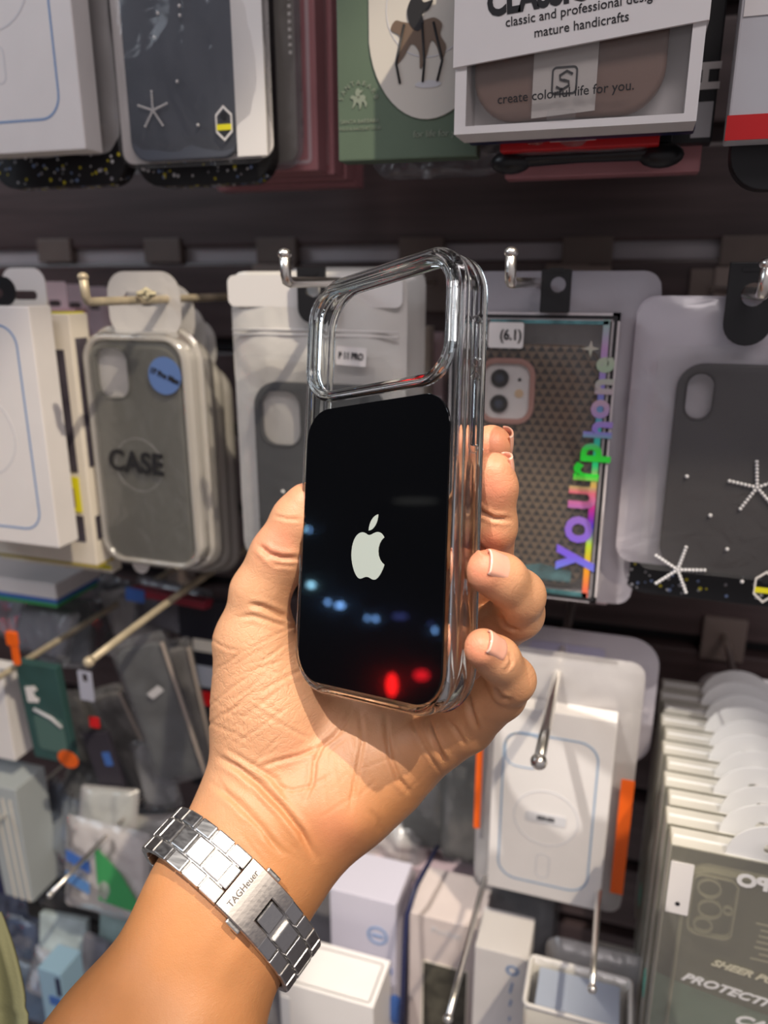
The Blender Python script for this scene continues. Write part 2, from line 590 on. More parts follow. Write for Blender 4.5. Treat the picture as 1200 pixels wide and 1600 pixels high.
# creases and folds of the palm, modelled into the surface
HU = 600 + F * HV[:, 0] / HV[:, 2]
HW = 800 + F * HV[:, 1] / HV[:, 2]
FRONT = HN[:, 2] < 0.25


def seg_dist(U, V, pts):
    best = np.full(len(U), 1e9); tt = np.zeros(len(U))
    L = len(pts) - 1
    for i in range(L):
        a = np.array(pts[i], float); b = np.array(pts[i + 1], float)
        ab = b - a
        t = np.clip(((U - a[0]) * ab[0] + (V - a[1]) * ab[1]) / (ab @ ab), 0, 1)
        d = np.hypot(U - a[0] - t * ab[0], V - a[1] - t * ab[1])
        m = d < best
        best[m] = d[m]; tt[m] = (i + t[m]) / L
    return best, tt


CREASES = [  # pixels along the fold, half width px, depth mm
    ([(340, 1182), (372, 1200), (405, 1226), (440, 1262), (470, 1300), (492, 1342)], 6, 1.2),
    ([(330, 1222), (372, 1255), (410, 1295), (440, 1335)], 6, 0.5),
    ([(352, 1170), (395, 1196), (430, 1218), (452, 1248)], 5, 0.45),
    ([(552, 1100), (540, 1128), (522, 1150), (503, 1166), (492, 1190), (489, 1222), (476, 1256)], 4, 0.7),
    ([(503, 1166), (470, 1180), (430, 1190), (405, 1200)], 4, 0.45),
    ([(562, 1110), (566, 1160), (556, 1215), (546, 1268)], 4, 0.5),
    ([(603, 1112), (604, 1150), (610, 1186), (622, 1216), (640, 1240)], 4.5, 0.75),
    ([(668, 1122), (676, 1150), (686, 1172), (696, 1192)], 4.5, 1.0),
    ([(694, 1118), (712, 1140), (728, 1166)], 4, 0.45),
    ([(733, 1052), (729, 1080), (736, 1112), (746, 1142)], 5, 0.9),
    ([(772, 1074), (782, 1090), (798, 1094)], 4, 0.8),
    ([(740, 786), (752, 800), (772, 810), (800, 812)], 4, 0.8),
    ([(740, 846), (758, 862), (784, 868)], 4, 0.7),
    ([(404, 852), (420, 866), (440, 872), (470, 873)], 5, 1.0),
    ([(412, 868), (432, 882), (468, 884)], 4, 0.4),
    ([(428, 806), (448, 811), (470, 812)], 3, 0.35),
    ([(388, 944), (410, 948), (432, 958), (452, 966)], 5, 0.8),
    ([(370, 965), (395, 962), (425, 972), (450, 980)], 4, 0.4),
    ([(783, 960), (790, 975), (810, 985)], 4, 0.7),
    ([(795, 1020), (800, 1034), (790, 1050)], 3, 0.4),
    ([(575, 1262), (590, 1282), (592, 1300)], 5, 0.2),
    ([(500, 1170), (540, 1140), (575, 1108)], 3.5, 0.18),
    ([(420, 1222), (455, 1236), (490, 1228), (520, 1208)], 3.5, 0.2),
    ([(560, 1180), (590, 1240), (600, 1268)], 3.5, 0.15),
    ([(640, 1120), (660, 1165), (690, 1210)], 3.0, 0.3),
]
rr = random.Random(3)
for i in range(26):                                   # fine criss-cross on the ball of the thumb
    cx, cy = rr.uniform(352, 450), rr.uniform(985, 1195)
    a = math.radians(rr.choice([rr.gauss(-33, 7), rr.gauss(28, 9), rr.gauss(-30, 7)])); l = rr.uniform(22, 55)
    c_ = [(cx - l * math.cos(a), cy - l * math.sin(a)), (cx + rr.uniform(-4, 4), cy + rr.uniform(-4, 4)), (cx + l * math.cos(a), cy + l * math.sin(a))]
    CREASES.append((c_, rr.uniform(2.4, 3.6), rr.uniform(0.10, 0.24)))
for i in range(14):                                   # stretch lines on the wrist
    cx, cy = rr.uniform(340, 450), rr.uniform(1215, 1330)
    a = math.radians(rr.gauss(48, 7)); l = rr.uniform(20, 50)
    CREASES.append(([(cx - l * math.cos(a), cy - l * math.sin(a)), (cx + l * math.cos(a), cy + l * math.sin(a))], 3.5, rr.uniform(0.05, 0.13)))
for i in range(14):                                   # heel of the hand
    cx, cy = rr.uniform(500, 700), rr.uniform(1130, 1260)
    a = math.radians(rr.choice([rr.gauss(70, 12), rr.gauss(-35, 10)])); l = rr.uniform(18, 45)
    CREASES.append(([(cx - l * math.cos(a), cy - l * math.sin(a)), (cx + l * math.cos(a), cy + l * math.sin(a))], 3, rr.uniform(0.04, 0.11)))
disp = np.zeros(len(HV))
for pts, wd, dp in CREASES:
    pu = [q[0] for q in pts]; pv = [q[1] for q in pts]
    m = FRONT & (HU > min(pu) - 25) & (HU < max(pu) + 25) & (HW > min(pv) - 25) & (HW < max(pv) + 25)
    ix = np.nonzero(m)[0]
    if not len(ix): continue
    d, t = seg_dist(HU[ix], HW[ix], pts); wd = wd * .78
    fade = np.clip(np.minimum(t, 1 - t) * 5 + 0.1, 0, 1)
    disp[ix] -= dp * 0.0016 * fade * (np.exp(-(d / wd) ** 2) - 0.30 * np.exp(-((d - 2.2 * wd) / (1.2 * wd)) ** 2))
    # the soft pad swells slightly either side of the fold
BUMPS = [(395, 1030, 60, 1.0), (480, 1270, 40, 1.6), (555, 1285, 36, 1.8), (440, 1120, 70, 1.2), (800, 955, 24, .8), (770, 745, 26, .6)]
for u, v, r, h in BUMPS:
    disp += FRONT * h * 0.001 * np.exp(-((HU - u) ** 2 + (HW - v) ** 2) / r ** 2)
# tendons of the wrist
for pts, wd, h in (([(455, 1345), (400, 1440), (330, 1560)], 20, .45), ([(420, 1320), (370, 1400), (290, 1530)], 18, .3)):
    d, t = seg_dist(HU, HW, pts)
    disp += FRONT * h * 0.001 * np.exp(-(d / wd) ** 2) * np.clip(np.minimum(t, 1 - t) * 4, 0, 1)
HV = HV + HN * disp[:, None]

# skin pigment: tan forearm, pinker palm, redder fingertips
tan = np.array([0.50, 0.220, 0.088]); palmc = np.array([0.60, 0.315, 0.175]); red = np.array([0.70, 0.24, 0.15])
wrist = np.clip((1330 + 0.35 * (420 - HU) - HW) / 150, 0, 1)
colv = tan + (palmc - tan) * (wrist * np.clip(0.55 - HN[:, 2] * 0.9, 0, 1))[:, None]
for u, v, r in ((771, 762, 34), (767, 695, 34), (752, 890, 36), (745, 1010, 34), (470, 775, 40), (765, 850, 26), (430, 850, 30), (520, 1290, 45), (470, 1200, 40)):
    k = np.exp(-((HU - u) ** 2 + (HW - v) ** 2) / r ** 2) * (0.75 if r < 40 else 0.35)
    colv = colv + (red - colv) * k[:, None]

hv = (HV @ np.array(CAMROT).T) + np.array(EYE)
me = bpy.data.meshes.new('person')
me.vertices.add(len(hv)); me.vertices.foreach_set('co', hv.ravel().astype(np.float32))
me.loops.add(HQ.size); me.loops.foreach_set('vertex_index', HQ.ravel().astype(np.int32))
me.polygons.add(len(HQ)); me.polygons.foreach_set('loop_start', np.arange(0, HQ.size, 4, dtype=np.int32))
me.polygons.foreach_set('use_smooth', np.ones(len(HQ), bool))
me.update(calc_edges=True); me.validate()
at = me.attributes.new('skin', 'FLOAT_COLOR', 'POINT')
at.data.foreach_set('color', np.c_[colv, np.ones(len(colv))].ravel().astype(np.float32))
at = me.attributes.new('palm', 'FLOAT', 'POINT')
thenar = np.exp(-(((HU - 395) / 75) ** 2 + ((HW - 1090) / 130) ** 2))
at.data.foreach_set('value', (wrist * np.clip(0.5 - HN[:, 2], 0, 1) * (0.25 + 0.85 * thenar)).astype(np.float32))


def skin_mat():
    m, t, b = newmat('skin')
    N = t.nodes; L = t.links
    a = N.new('ShaderNodeAttribute'); a.attribute_name = 'skin'
    tc = N.new('ShaderNodeTexCoord')
    n = N.new('ShaderNodeTexNoise'); n.inputs['Scale'].default_value = 90; n.inputs['Detail'].default_value = 4
    L.new(tc.outputs['Object'], n.inputs['Vector'])
    r = N.new('ShaderNodeMapRange'); r.inputs['To Min'].default_value = 0.88; r.inputs['To Max'].default_value = 1.12
    L.new(n.outputs['Fac'], r.inputs['Value'])
    mx = N.new('ShaderNodeVectorMath'); mx.operation = 'SCALE'
    L.new(a.outputs['Color'], mx.inputs[0]); L.new(r.outputs['Result'], mx.inputs['Scale'])
    L.new(mx.outputs['Vector'], b.inputs['Base Color'])
    b.inputs['Roughness'].default_value = 0.46
    b.inputs['Specular IOR Level'].default_value = 0.42
    b.inputs['Subsurface Weight'].default_value = 0.12
    b.inputs['Subsurface Radius'].default_value = (1.0, 0.35, 0.18)
    b.inputs['Subsurface Scale'].default_value = 0.0028
    # fine skin: crossing families of stretched furrows on the palm, pores and grain everywhere
    def furrow(rot, scale, squash, width, dist):
        mp = N.new('ShaderNodeMapping'); mp.inputs['Rotation'].default_value = rot
        mp2 = N.new('ShaderNodeMapping'); mp2.inputs['Scale'].default_value = (1, squash, 1)
        L.new(tc.outputs['Object'], mp.inputs['Vector']); L.new(mp.outputs['Vector'], mp2.inputs['Vector'])
        q = N.new('ShaderNodeTexNoise'); q.inputs['Scale'].default_value = scale; q.inputs['Detail'].default_value = 1.5; q.inputs['Distortion'].default_value = dist
        L.new(mp2.outputs['Vector'], q.inputs['Vector'])
        s_ = N.new('ShaderNodeMath'); s_.operation = 'SUBTRACT'; s_.inputs[1].default_value = .5; L.new(q.outputs['Fac'], s_.inputs[0])
        a_ = N.new('ShaderNodeMath'); a_.operation = 'ABSOLUTE'; L.new(s_.outputs[0], a_.inputs[0])
        m_ = N.new('ShaderNodeMath'); m_.operation = 'MINIMUM'; m_.inputs[1].default_value = width; L.new(a_.outputs[0], m_.inputs[0])
        k_ = N.new('ShaderNodeMath'); k_.operation = 'MULTIPLY'; k_.inputs[1].default_value = 0.10 / width; L.new(m_.outputs[0], k_.inputs[0])
        return k_.outputs[0]
    f1 = furrow((0.2, 0.75, 0.1), 260, .16, .05, .6)
    f2 = furrow((0.1, -0.60, 0.2), 230, .18, .045, .6)
    f3 = furrow((0.0, 0.2, 0.0), 520, .6, .06, .9)
    ad = N.new('ShaderNodeMath'); ad.operation = 'ADD'; L.new(f1, ad.inputs[0]); L.new(f2, ad.inputs[1])
    ad2 = N.new('ShaderNodeMath'); ad2.operation = 'MULTIPLY_ADD'; ad2.inputs[1].default_value = .5; L.new(f3, ad2.inputs[0]); L.new(ad.outputs[0], ad2.inputs[2])
    ap = N.new('ShaderNodeAttribute'); ap.attribute_name = 'palm'
    pw_ = N.new('ShaderNodeMath'); pw_.operation = 'MULTIPLY_ADD'; pw_.inputs[1].default_value = 0.60; pw_.inputs[2].default_value = 0.07; L.new(ap.outputs['Fac'], pw_.inputs[0])
    s1 = N.new('ShaderNodeMath'); s1.operation = 'MULTIPLY'
    L.new(ad2.outputs[0], s1.inputs[0]); L.new(pw_.outputs[0], s1.inputs[1])
    v2 = N.new('ShaderNodeTexVoronoi'); v2.feature = 'DISTANCE_TO_EDGE'; v2.inputs['Scale'].default_value = 1300
    L.new(tc.outputs['Object'], v2.inputs['Vector'])
    s2 = N.new('ShaderNodeMath'); s2.operation = 'MULTIPLY_ADD'; s2.inputs[1].default_value = 0.05
    L.new(v2.outputs['Distance'], s2.inputs[0]); L.new(s1.outputs[0], s2.inputs[2])
    n2 = N.new('ShaderNodeTexNoise'); n2.inputs['Scale'].default_value = 600; n2.inputs['Detail'].default_value = 4
    L.new(tc.outputs['Object'], n2.inputs['Vector'])
    s3 = N.new('ShaderNodeMath'); s3.operation = 'MULTIPLY_ADD'; s3.inputs[1].default_value = 0.06
    L.new(n2.outputs['Fac'], s3.inputs[0]); L.new(s2.outputs[0], s3.inputs[2])
    bp = N.new('ShaderNodeBump'); bp.inputs['Strength'].default_value = 0.7; bp.inputs['Distance'].default_value = 0.0018
    L.new(s3.outputs[0], bp.inputs['Height']); L.new(bp.outputs['Normal'], b.inputs['Normal'])
    return m


M['skin'] = skin_mat()
me.materials.append(M['skin'])
person = bpy.data.objects.new('person', me)
COL.objects.link(person)
tag(person, 'raised left hand and bare forearm of a person gripping the clear case', 'person')

M['nail'] = mat('nail', (0.78, 0.40, 0.30), 0.22, coat=0.5, sss=0.1)
M['nail_tip'] = mat('nail_tip', (0.82, 0.70, 0.60), 0.3)




def nail(T, D, n, half, s0_, s1_, lift=0.0004):
    """curved nail plate on the last finger joint: T tip node, D next node, n outward side (camera frame)"""
    (ct, rt), (cd, rd) = px(T), px(D)
    ct, cd = Vector(ct), Vector(cd)
    a = (ct - cd).normalized(); n = Vector(n); n = (n - a * n.dot(a)).normalized(); s = n.cross(a)

    def pt(i, j, dz):
        x, y = i * 2 - 1, j * 2 - 1
        yy = y * (1 - 0.10 * x * x) if y > 0 else y * (1 - 0.30 * x ** 4)
        q = s0_ + (s1_ - s0_) * (yy * .5 + .5)
        R = rt * (1 - 0.16 * max(0, q / 0.007) ** 2) + (rd - rt) * max(0, -q) / (ct - cd).length
        th = math.radians(half) * x * (0.88 + 0.12 * j)
        e = min(1, (1 - abs(x)) * 5, (1 + y) * 4)
        rr_ = R + lift * (-0.5 + 1.5 * e) + dz
        p = ct + a * q + (n * math.cos(th) + s * math.sin(th)) * rr_
        return EYE + CAMROT @ p
    mb = MB()
    for k, (j0, j1) in enumerate(((0, .96), (.96, 1))):
        mb.cur = k
        mb.grid(lambda i, j: pt(i, j0 + (j1 - j0) * j, 0), 16, 12 if k == 0 else 2)
    mb.cur = 0
    mb.grid(lambda i, j: pt(i, j, -0.0007), 16, 12)
    for e_ in (0, 1):
        mb.grid(lambda i, j: pt(e_, i, -0.0007 + 0.0007 * j), 12, 1)
        mb.grid(lambda i, j: pt(i, e_, -0.0007 + 0.0007 * j), 16, 1)
    return mb.build('nail', [M['nail'], M['nail_tip']], person)

# ------------------------------------------------------------ the clear case held in the hand
def cam_euler_matrix(a, b, c):
    Ry = Matrix.Rotation(a, 3, 'Y'); Rx = Matrix.Rotation(b, 3, 'X'); Rz = Matrix.Rotation(c, 3, 'Z')
    return Ry @ Rx @ Rz


CW, CH, CT = 0.078, 0.154, 0.0125
_R = cam_euler_matrix(0.7785, -0.0632, -0.0092)
_t = Vector((-0.0042, -0.01095, 0.2668))
# local frame of the case: x right, y away from the viewer (into the case), z up
_loc = Matrix(((1, 0, 0), (0, 0, -1), (0, 1, 0)))      # local (x,y,z) -> case camera-frame (x, -z, y)
CR = CAMROT @ _R @ _loc
case = empty('phone_case', EYE + CAMROT @ _t, 'clear phone case with black glossy back held up in the hand', 'phone case')
case.matrix_world = Matrix.Translation(EYE + CAMROT @ _t) @ CR.to_4x4()

def clear_mat():
    m, t, b = newmat('clear_acrylic')
    b.inputs['Base Color'].default_value = (0.90, 0.93, 0.93, 1)
    b.inputs['Roughness'].default_value = 0.02
    b.inputs['IOR'].default_value = 1.47
    b.inputs['Transmission Weight'].default_value = 1.0
    return m


M['clear'] = clear_mat()


def loft_ring(mb, w, h, r, prof, cx=0, cz=0, n=14):
    """closed profile [(inset, y)] swept round a rounded rectangle"""
    loops = []
    for ins, y in prof:
        ww, hh, r2 = w - 2 * ins, h - 2 * ins, max(r - ins, 0.0008)
        loops.append([(x, y, z) for x, z in rrect(ww, hh, r2, cx, cz, n)])
    m = len(loops[0])
    vs = [p for lp in loops for p in lp]
    fs = []
    for i in range(len(loops)):
        j = (i + 1) % len(loops)
        for k in range(m):
            k2 = (k + 1) % m
            fs.append((i * m + k, j * m + k, j * m + k2, i * m + k2))
    mb.add(vs, fs, True)


# bumper walls: stepped ridges along the side, rolled lip at the far (screen) side
wall_prof = [(0.0012, 0.0), (0.0002, 0.0010), (0.0, 0.0022), (0.0010, 0.0030), (0.0012, 0.0040), (0.0004, 0.0048), (0.0002, 0.0088),
             (0.0010, 0.0096), (0.0008, 0.0104), (0.0, 0.0112), (0.0004, 0.0121), (0.0014, 0.0125), (0.0026, 0.0122), (0.0030, 0.0112),
             (0.0024, 0.0100), (0.0023, 0.0022), (0.0030, 0.0013), (0.0030, 0.0002)]
mb = MB(); loft_ring(mb, CW, CH, 0.0165, wall_prof)
mb.build('bumper', M['clear'], case)
# clear back plate with the camera window cut out
WIN_W, WIN_H, WIN_R = 0.0705, 0.0425, 0.0125
WIN_Z = CH / 2 - 0.0035 - WIN_H / 2
plate('back_plate', [rrect(CW - 0.0058, CH - 0.0058, 0.0140), rrect(WIN_W - 0.004, WIN_H - 0.004, WIN_R - 0.002, 0, WIN_Z)], 0.0003, 0.0012, M['clear'], case)
# raised double rim round the camera window, standing towards the viewer
rim_prof = [(0.0, 0.0002), (0.0002, -0.0016), (0.0008, -0.0024), (0.0016, -0.0024), (0.0020, -0.0016), (0.0024, -0.0024), (0.0032, -0.0026), (0.0038, -0.0018), (0.0040, -0.0002), (0.0040, 0.0016), (0.0022, 0.0016), (0.0018, 0.0003)]
mb = MB(); loft_ring(mb, WIN_W + 0.002, WIN_H + 0.002, WIN_R + 0.001, rim_prof, 0, WIN_Z)
mb.build('camera_rim', M['clear'], case)
# glossy black back panel
PAN_TOP = WIN_Z - WIN_H / 2 - 0.0035
PAN_BOT = -CH / 2 + 0.0040
M['panel'] = mat('panel_black', (0.0015, 0.0018, 0.0025), 0.006, spec=0.5, coat=0.3)
M['logo'] = mat('logo_silver', (0.40, 0.45, 0.42), 0.35, metal=0.0)
pw, ph = CW - 0.0078, PAN_TOP - PAN_BOT
pan = plate('back_panel', [rrect(pw, ph, 0.0115, 0, (PAN_TOP + PAN_BOT) / 2, 12)], -0.0009, 0.0009, M['panel'], case, 0.0002, 'glossy black back panel with a pale bitten apple emblem')


def bez(p0, p1, p2, p3, n=8):
    o = []
    for i in range(n):
        t = i / n; s = 1 - t
        o.append((s ** 3 * p0[0] + 3 * s * s * t * p1[0] + 3 * s * t * t * p2[0] + t ** 3 * p3[0], s ** 3 * p0[1] + 3 * s * s * t * p1[1] + 3 * s * t * t * p2[1] + t ** 3 * p3[1]))
    return o


# unit emblem, body about 1 wide and 1 tall
segs = [((0.02, 0.40), (0.10, 0.40), (0.20, 0.48), (0.31, 0.47)), ((0.31, 0.47), (0.40, 0.46), (0.46, 0.40), (0.49, 0.35)),
        ((0.49, 0.35), (0.26, 0.21), (0.27, -0.14), (0.53, -0.24)), ((0.53, -0.24), (0.48, -0.37), (0.36, -0.58), (0.23, -0.58)),
        ((0.23, -0.58), (0.13, -0.58), (0.10, -0.53), (0.0, -0.53)), ((0.0, -0.53), (-0.10, -0.53), (-0.14, -0.58), (-0.23, -0.58)),
        ((-0.23, -0.58), (-0.40, -0.56), (-0.55, -0.20), (-0.53, 0.02)), ((-0.53, 0.02), (-0.52, 0.30), (-0.36, 0.46), (-0.20, 0.46)),
        ((-0.20, 0.46), (-0.10, 0.46), (-0.04, 0.40), (0.02, 0.40))]
body = []
for s_ in segs: body += bez(*s_)
leaf = bez((0.0, 0.50), (0.0, 0.70), (0.14, 0.84), (0.28, 0.86)) + bez((0.28, 0.86), (0.29, 0.68), (0.16, 0.50), (0.0, 0.50))
LS, LX, LZ = 0.0155, 0.0004, -0.0252
lz = [[(LX + x * LS, LZ + z * LS) for x, z in lp] for lp in (body, leaf)]
plate('emblem', lz, -0.00105, 0.00015, M['logo'], pan, 0, 'pale silver bitten apple emblem')
# volume and power buttons with their recesses on the right wall
for zc, ln in ((0.044, 0.0125), (0.021, 0.022), ):
    mb = MB()
    mb.box((CW / 2 + 0.0003, 0.0066, zc), (0.0016, 0.0030, ln), bev=0.0007)
    mb.build('button', M['clear'], case)
    mb = MB()
    loft = rrect(0.0044, ln + 0.004, 0.0020)
    mb.tube([(CW / 2 - 0.0001, 0.0066 + x, zc + z) for x, z in loft], 0.00028, 6, closed=True)
    mb.build('button_rim', M['clear'], case)


# small far lamps and signs of the shop to the left, mirrored in the glossy panel
pn = (CR @ Vector((0, -1, 0))).normalized()
pc = EYE + CAMROT @ _t


def mirror_hit(u, v, X=-1.9):
    d = (CP(u, v, 1) - EYE).normalized()
    t = (pc - EYE).dot(pn) / d.dot(pn)
    p = EYE + d * t
    r = d - pn * (2 * d.dot(pn))
    return p + r * ((X - p.x) / r.x)


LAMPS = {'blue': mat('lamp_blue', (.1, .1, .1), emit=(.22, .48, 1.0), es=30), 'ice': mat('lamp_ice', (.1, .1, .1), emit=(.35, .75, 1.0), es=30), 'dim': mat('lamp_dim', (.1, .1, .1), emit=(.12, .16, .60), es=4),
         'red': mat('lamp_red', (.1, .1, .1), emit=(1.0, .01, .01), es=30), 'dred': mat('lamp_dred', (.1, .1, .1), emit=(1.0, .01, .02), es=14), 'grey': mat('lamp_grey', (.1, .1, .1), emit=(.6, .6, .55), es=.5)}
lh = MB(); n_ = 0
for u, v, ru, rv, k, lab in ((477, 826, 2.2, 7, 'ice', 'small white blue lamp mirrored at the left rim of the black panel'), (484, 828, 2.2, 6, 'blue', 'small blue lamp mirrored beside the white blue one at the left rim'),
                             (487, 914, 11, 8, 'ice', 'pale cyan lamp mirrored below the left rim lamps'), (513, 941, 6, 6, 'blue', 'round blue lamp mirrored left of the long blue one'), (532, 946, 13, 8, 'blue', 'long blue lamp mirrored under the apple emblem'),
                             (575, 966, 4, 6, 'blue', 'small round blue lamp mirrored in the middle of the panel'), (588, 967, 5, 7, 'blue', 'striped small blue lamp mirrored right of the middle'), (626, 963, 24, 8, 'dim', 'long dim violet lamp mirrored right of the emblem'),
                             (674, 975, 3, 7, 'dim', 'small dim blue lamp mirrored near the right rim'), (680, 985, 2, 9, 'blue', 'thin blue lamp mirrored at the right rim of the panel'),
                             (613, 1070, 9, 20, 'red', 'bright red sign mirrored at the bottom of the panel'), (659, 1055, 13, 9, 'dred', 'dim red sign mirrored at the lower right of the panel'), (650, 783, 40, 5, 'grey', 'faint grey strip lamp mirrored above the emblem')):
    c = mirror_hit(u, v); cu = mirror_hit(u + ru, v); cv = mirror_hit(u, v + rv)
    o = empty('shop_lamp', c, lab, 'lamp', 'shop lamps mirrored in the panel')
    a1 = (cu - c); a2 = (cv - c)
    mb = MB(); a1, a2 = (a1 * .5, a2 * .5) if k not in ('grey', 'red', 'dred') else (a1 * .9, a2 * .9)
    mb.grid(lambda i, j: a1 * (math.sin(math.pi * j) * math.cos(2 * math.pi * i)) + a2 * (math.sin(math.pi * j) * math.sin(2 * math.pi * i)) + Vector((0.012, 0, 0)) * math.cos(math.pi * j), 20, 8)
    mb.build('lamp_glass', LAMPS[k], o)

# ------------------------------------------------------------ steel bracelet round the wrist
def watch():
    c = CP(358, 1402, .2900)
    axis = (CP(438, 1320, .306) - CP(312, 1475, .281)).normalized()     # along the arm towards the hand
    side = (CP(465, 1480, .294) - CP(280, 1300, .294)); side = (side - axis * side.dot(axis)).normalized()
    out = side.cross(axis).normalized()
    if out.dot(FWD) > 0: out = -out                                      # towards the viewer
    root = empty('wrist_watch', c, 'polished steel link watch bracelet with folding clasp on the wrist', 'watch')
    # loop of the bracelet: convex outline of the wrist in this plane plus a little play
    rel = hv - np.array(c)
    al, sl, ol = rel @ np.array(axis), rel @ np.array(side), rel @ np.array(out)
    near = (np.abs(al) < 0.010)
    N = 720
    ang = 2 * np.pi * np.arange(N) / N
    sup = np.array([np.max(sl[near] * math.sin(t) + ol[near] * math.cos(t)) for t in ang[::6]])
    k = np.exp(-np.linspace(-2, 2, 9) ** 2); k /= k.sum()
    sup = np.convolve(np.r_[sup[-4:], sup, sup[:4]], k, 'valid') + 0.0021
    sup = np.interp(np.arange(N), np.arange(0, N + 1, 6), np.r_[sup, sup[0]])
    ds = np.gradient(np.r_[sup[-1], sup, sup[0]])[1:-1] / (2 * np.pi / N)
    bx = sup * np.sin(ang) + ds * np.cos(ang); by = sup * np.cos(ang) - ds * np.sin(ang)
    kk = np.ones(25) / 25
    bx = np.convolve(np.r_[bx[-12:], bx, bx[:12]], kk, 'valid'); by = np.convolve(np.r_[by[-12:], by, by[:12]], kk, 'valid')
    tab = [(bx[i % N], by[i % N]) for i in range(N + 1)]
    cum = [0]
    for i in range(N): cum.append(cum[-1] + math.hypot(tab[i + 1][0] - tab[i][0], tab[i + 1][1] - tab[i][1]))
    tot = cum[-1]
    cumn = np.array(cum)

    def at(s):
        s %= tot
        i = int(np.searchsorted(cumn, s, 'right')) - 1
        i = max(0, min(N - 1, i))
        t = (s - cum[i]) / (cum[i + 1] - cum[i])
        x = tab[i][0] + (tab[i + 1][0] - tab[i][0]) * t; y = tab[i][1] + (tab[i + 1][1] - tab[i][1]) * t
        j0, j1 = tab[(i - 8) % N], tab[(i + 9) % N]
        nx, ny = -(j1[1] - j0[1]), (j1[0] - j0[0]); l = math.hypot(nx, ny)
        if nx * x + ny * y < 0: l = -l
        return x, y, nx / l, ny / l

    def frame(s):
        x, y, nx, ny = at(s)
        p = side * x + out * y
        n = side * nx + out * ny
        t = axis.cross(n)
        if t.dot(side * ny - out * nx) < 0: t = -t
        return p, n, t

    def block(mb, s, w0, w1, ln, th, lift=0.0, bev=0.0005):
        p, n, t = frame(s)
        m = Matrix(((t.x, axis.x, n.x, p.x), (t.y, axis.y, n.y, p.y), (t.z, axis.z, n.z, p.z), (0, 0, 0, 1)))
        mb.box((0, (w0 + w1) / 2, lift), (ln, w1 - w0, th), m, bev)
    HW_ = 0.0094
    pitch = 0.0078
    s0 = 0.0025                                                         # centre of the clasp
    clasp_half = 0.0098
    nlinks = int((tot - 2 * clasp_half) / pitch)
    pitch = (tot - 2 * clasp_half) / nlinks
    for i in range(nlinks):
        s = s0 + clasp_half + (i + 0.5) * pitch
        for w0, w1 in ((-HW_, -HW_ * 0.46), (HW_ * 0.46, HW_)):
            mb = MB(); block(mb, s, w0, w1, pitch * 0.93, 0.0030)
            mb.build('outer_link', M['bracelet'], root)
        mb = MB(); block(mb, s + pitch * 0.5, -HW_ * 0.42, HW_ * 0.42, pitch * 0.93, 0.0030, 0.0001)
        if i == nlinks - 1:
            mb = MB(); block(mb, s + pitch * 0.24, -HW_ * 0.42, HW_ * 0.42, pitch * 0.42, 0.0030, 0.0001)
        mb.build('centre_link', M['bracelet'], root)
    mb = MB()                                                           # pins and inner band that join the links
    for i in range(nlinks * 2):
        s = s0 + clasp_half + i * pitch / 2
        block(mb, s, -HW_ * 0.93, HW_ * 0.93, pitch * 0.5, 0.0014, -0.0004, 0)
    mb.build('link_pins', M['bracelet_dark'], root)
    # clasp: curved cover plate with a notch for the first centre link
    mb = MB()
    K = 10

    def cp(s, w, h):
        p, n, t = frame(s)
        return p + axis * w + n * h
    sa, sb, sn = s0 - clasp_half, s0 + clasp_half, s0 + clasp_half * 0.30

    def slab(s_a, s_b, w_a, w_b):
        k = 8
        vs = []
        for i in range(k + 1):
            s = s_a + (s_b - s_a) * i / k
            vs += [cp(s, w_a, -0.0010), cp(s, w_a, 0.0018), cp(s, w_a + 0.0004, 0.0022), cp(s, w_b - 0.0004, 0.0022), cp(s, w_b, 0.0018), cp(s, w_b, -0.0010)]
        fs = []
        for i in range(k):
            for j in range(6):
                j2 = (j + 1) % 6
                fs.append((i * 6 + j, i * 6 + j2, (i + 1) * 6 + j2, (i + 1) * 6 + j))
        fs += [tuple(range(6)), tuple(k * 6 + j for j in range(5, -1, -1))]
        mb.add(vs, fs, False)
    slab(sa, sn, -HW_, HW_)
    slab(sn, sb, -HW_, -HW_ * 0.46)
    slab(sn, sb, HW_ * 0.46, HW_)
    clasp = mb.build('clasp', M['clasp'], root, 'scratched steel folding clasp with engraved lettering')
    for i, s in enumerate((sn + 0.0042, sn + 0.0042 + pitch)):
        mb = MB(); block(mb, s, -HW_ * 0.42, HW_ * 0.42, pitch * 0.92, 0.0030, 0.0004)
        if i == 0: mb.build('centre_link', M['bracelet'], root)
    for sg in (-1, 1):
        mb = MB(); block(mb, s0 - 0.001, min(sg * HW_, sg * (HW_ + 0.0016)), max(sg * HW_, sg * (HW_ + 0.0016)), 0.0060, 0.0024)
        mb.build('clasp_button', M['bracelet'], clasp)
    # engraved lettering across the clasp
    vs, fs = text_geo('TAGHeuer', 0.0030, 0, 0.0001, bold=0.00005)
    out_v = []
    for v in vs:
        out_v.append(cp(s0 - 0.0068 - v.z, v.x, 0.00225 + 0.00005) if False else cp(s0 - 0.0062 + (-v.z), v.x, 0.00228))
    mb = MB(); mb.add(out_v, fs); mb.build('lettering', M['engrave'], clasp)
    # the watch head on the far side of the wrist
    p, n, t = frame(s0 + tot / 2)
    mb = MB()
    ringv = []
    for (rad, h) in ((0.017, 0.0), (0.019, 0.002), (0.019, 0.007), (0.0175, 0.009), (0.0165, 0.009)):
        ringv.append([p + (axis * math.cos(a) + t * math.sin(a)) * rad + n * h for a in [2 * math.pi * k / 40 for k in range(40)]])
    vs = [q for r in ringv for q in r]; fs = []
    for i in range(len(ringv) - 1):
        for k in range(40): fs.append((i * 40 + k, i * 40 + (k + 1) % 40, (i + 1) * 40 + (k + 1) % 40, (i + 1) * 40 + k))
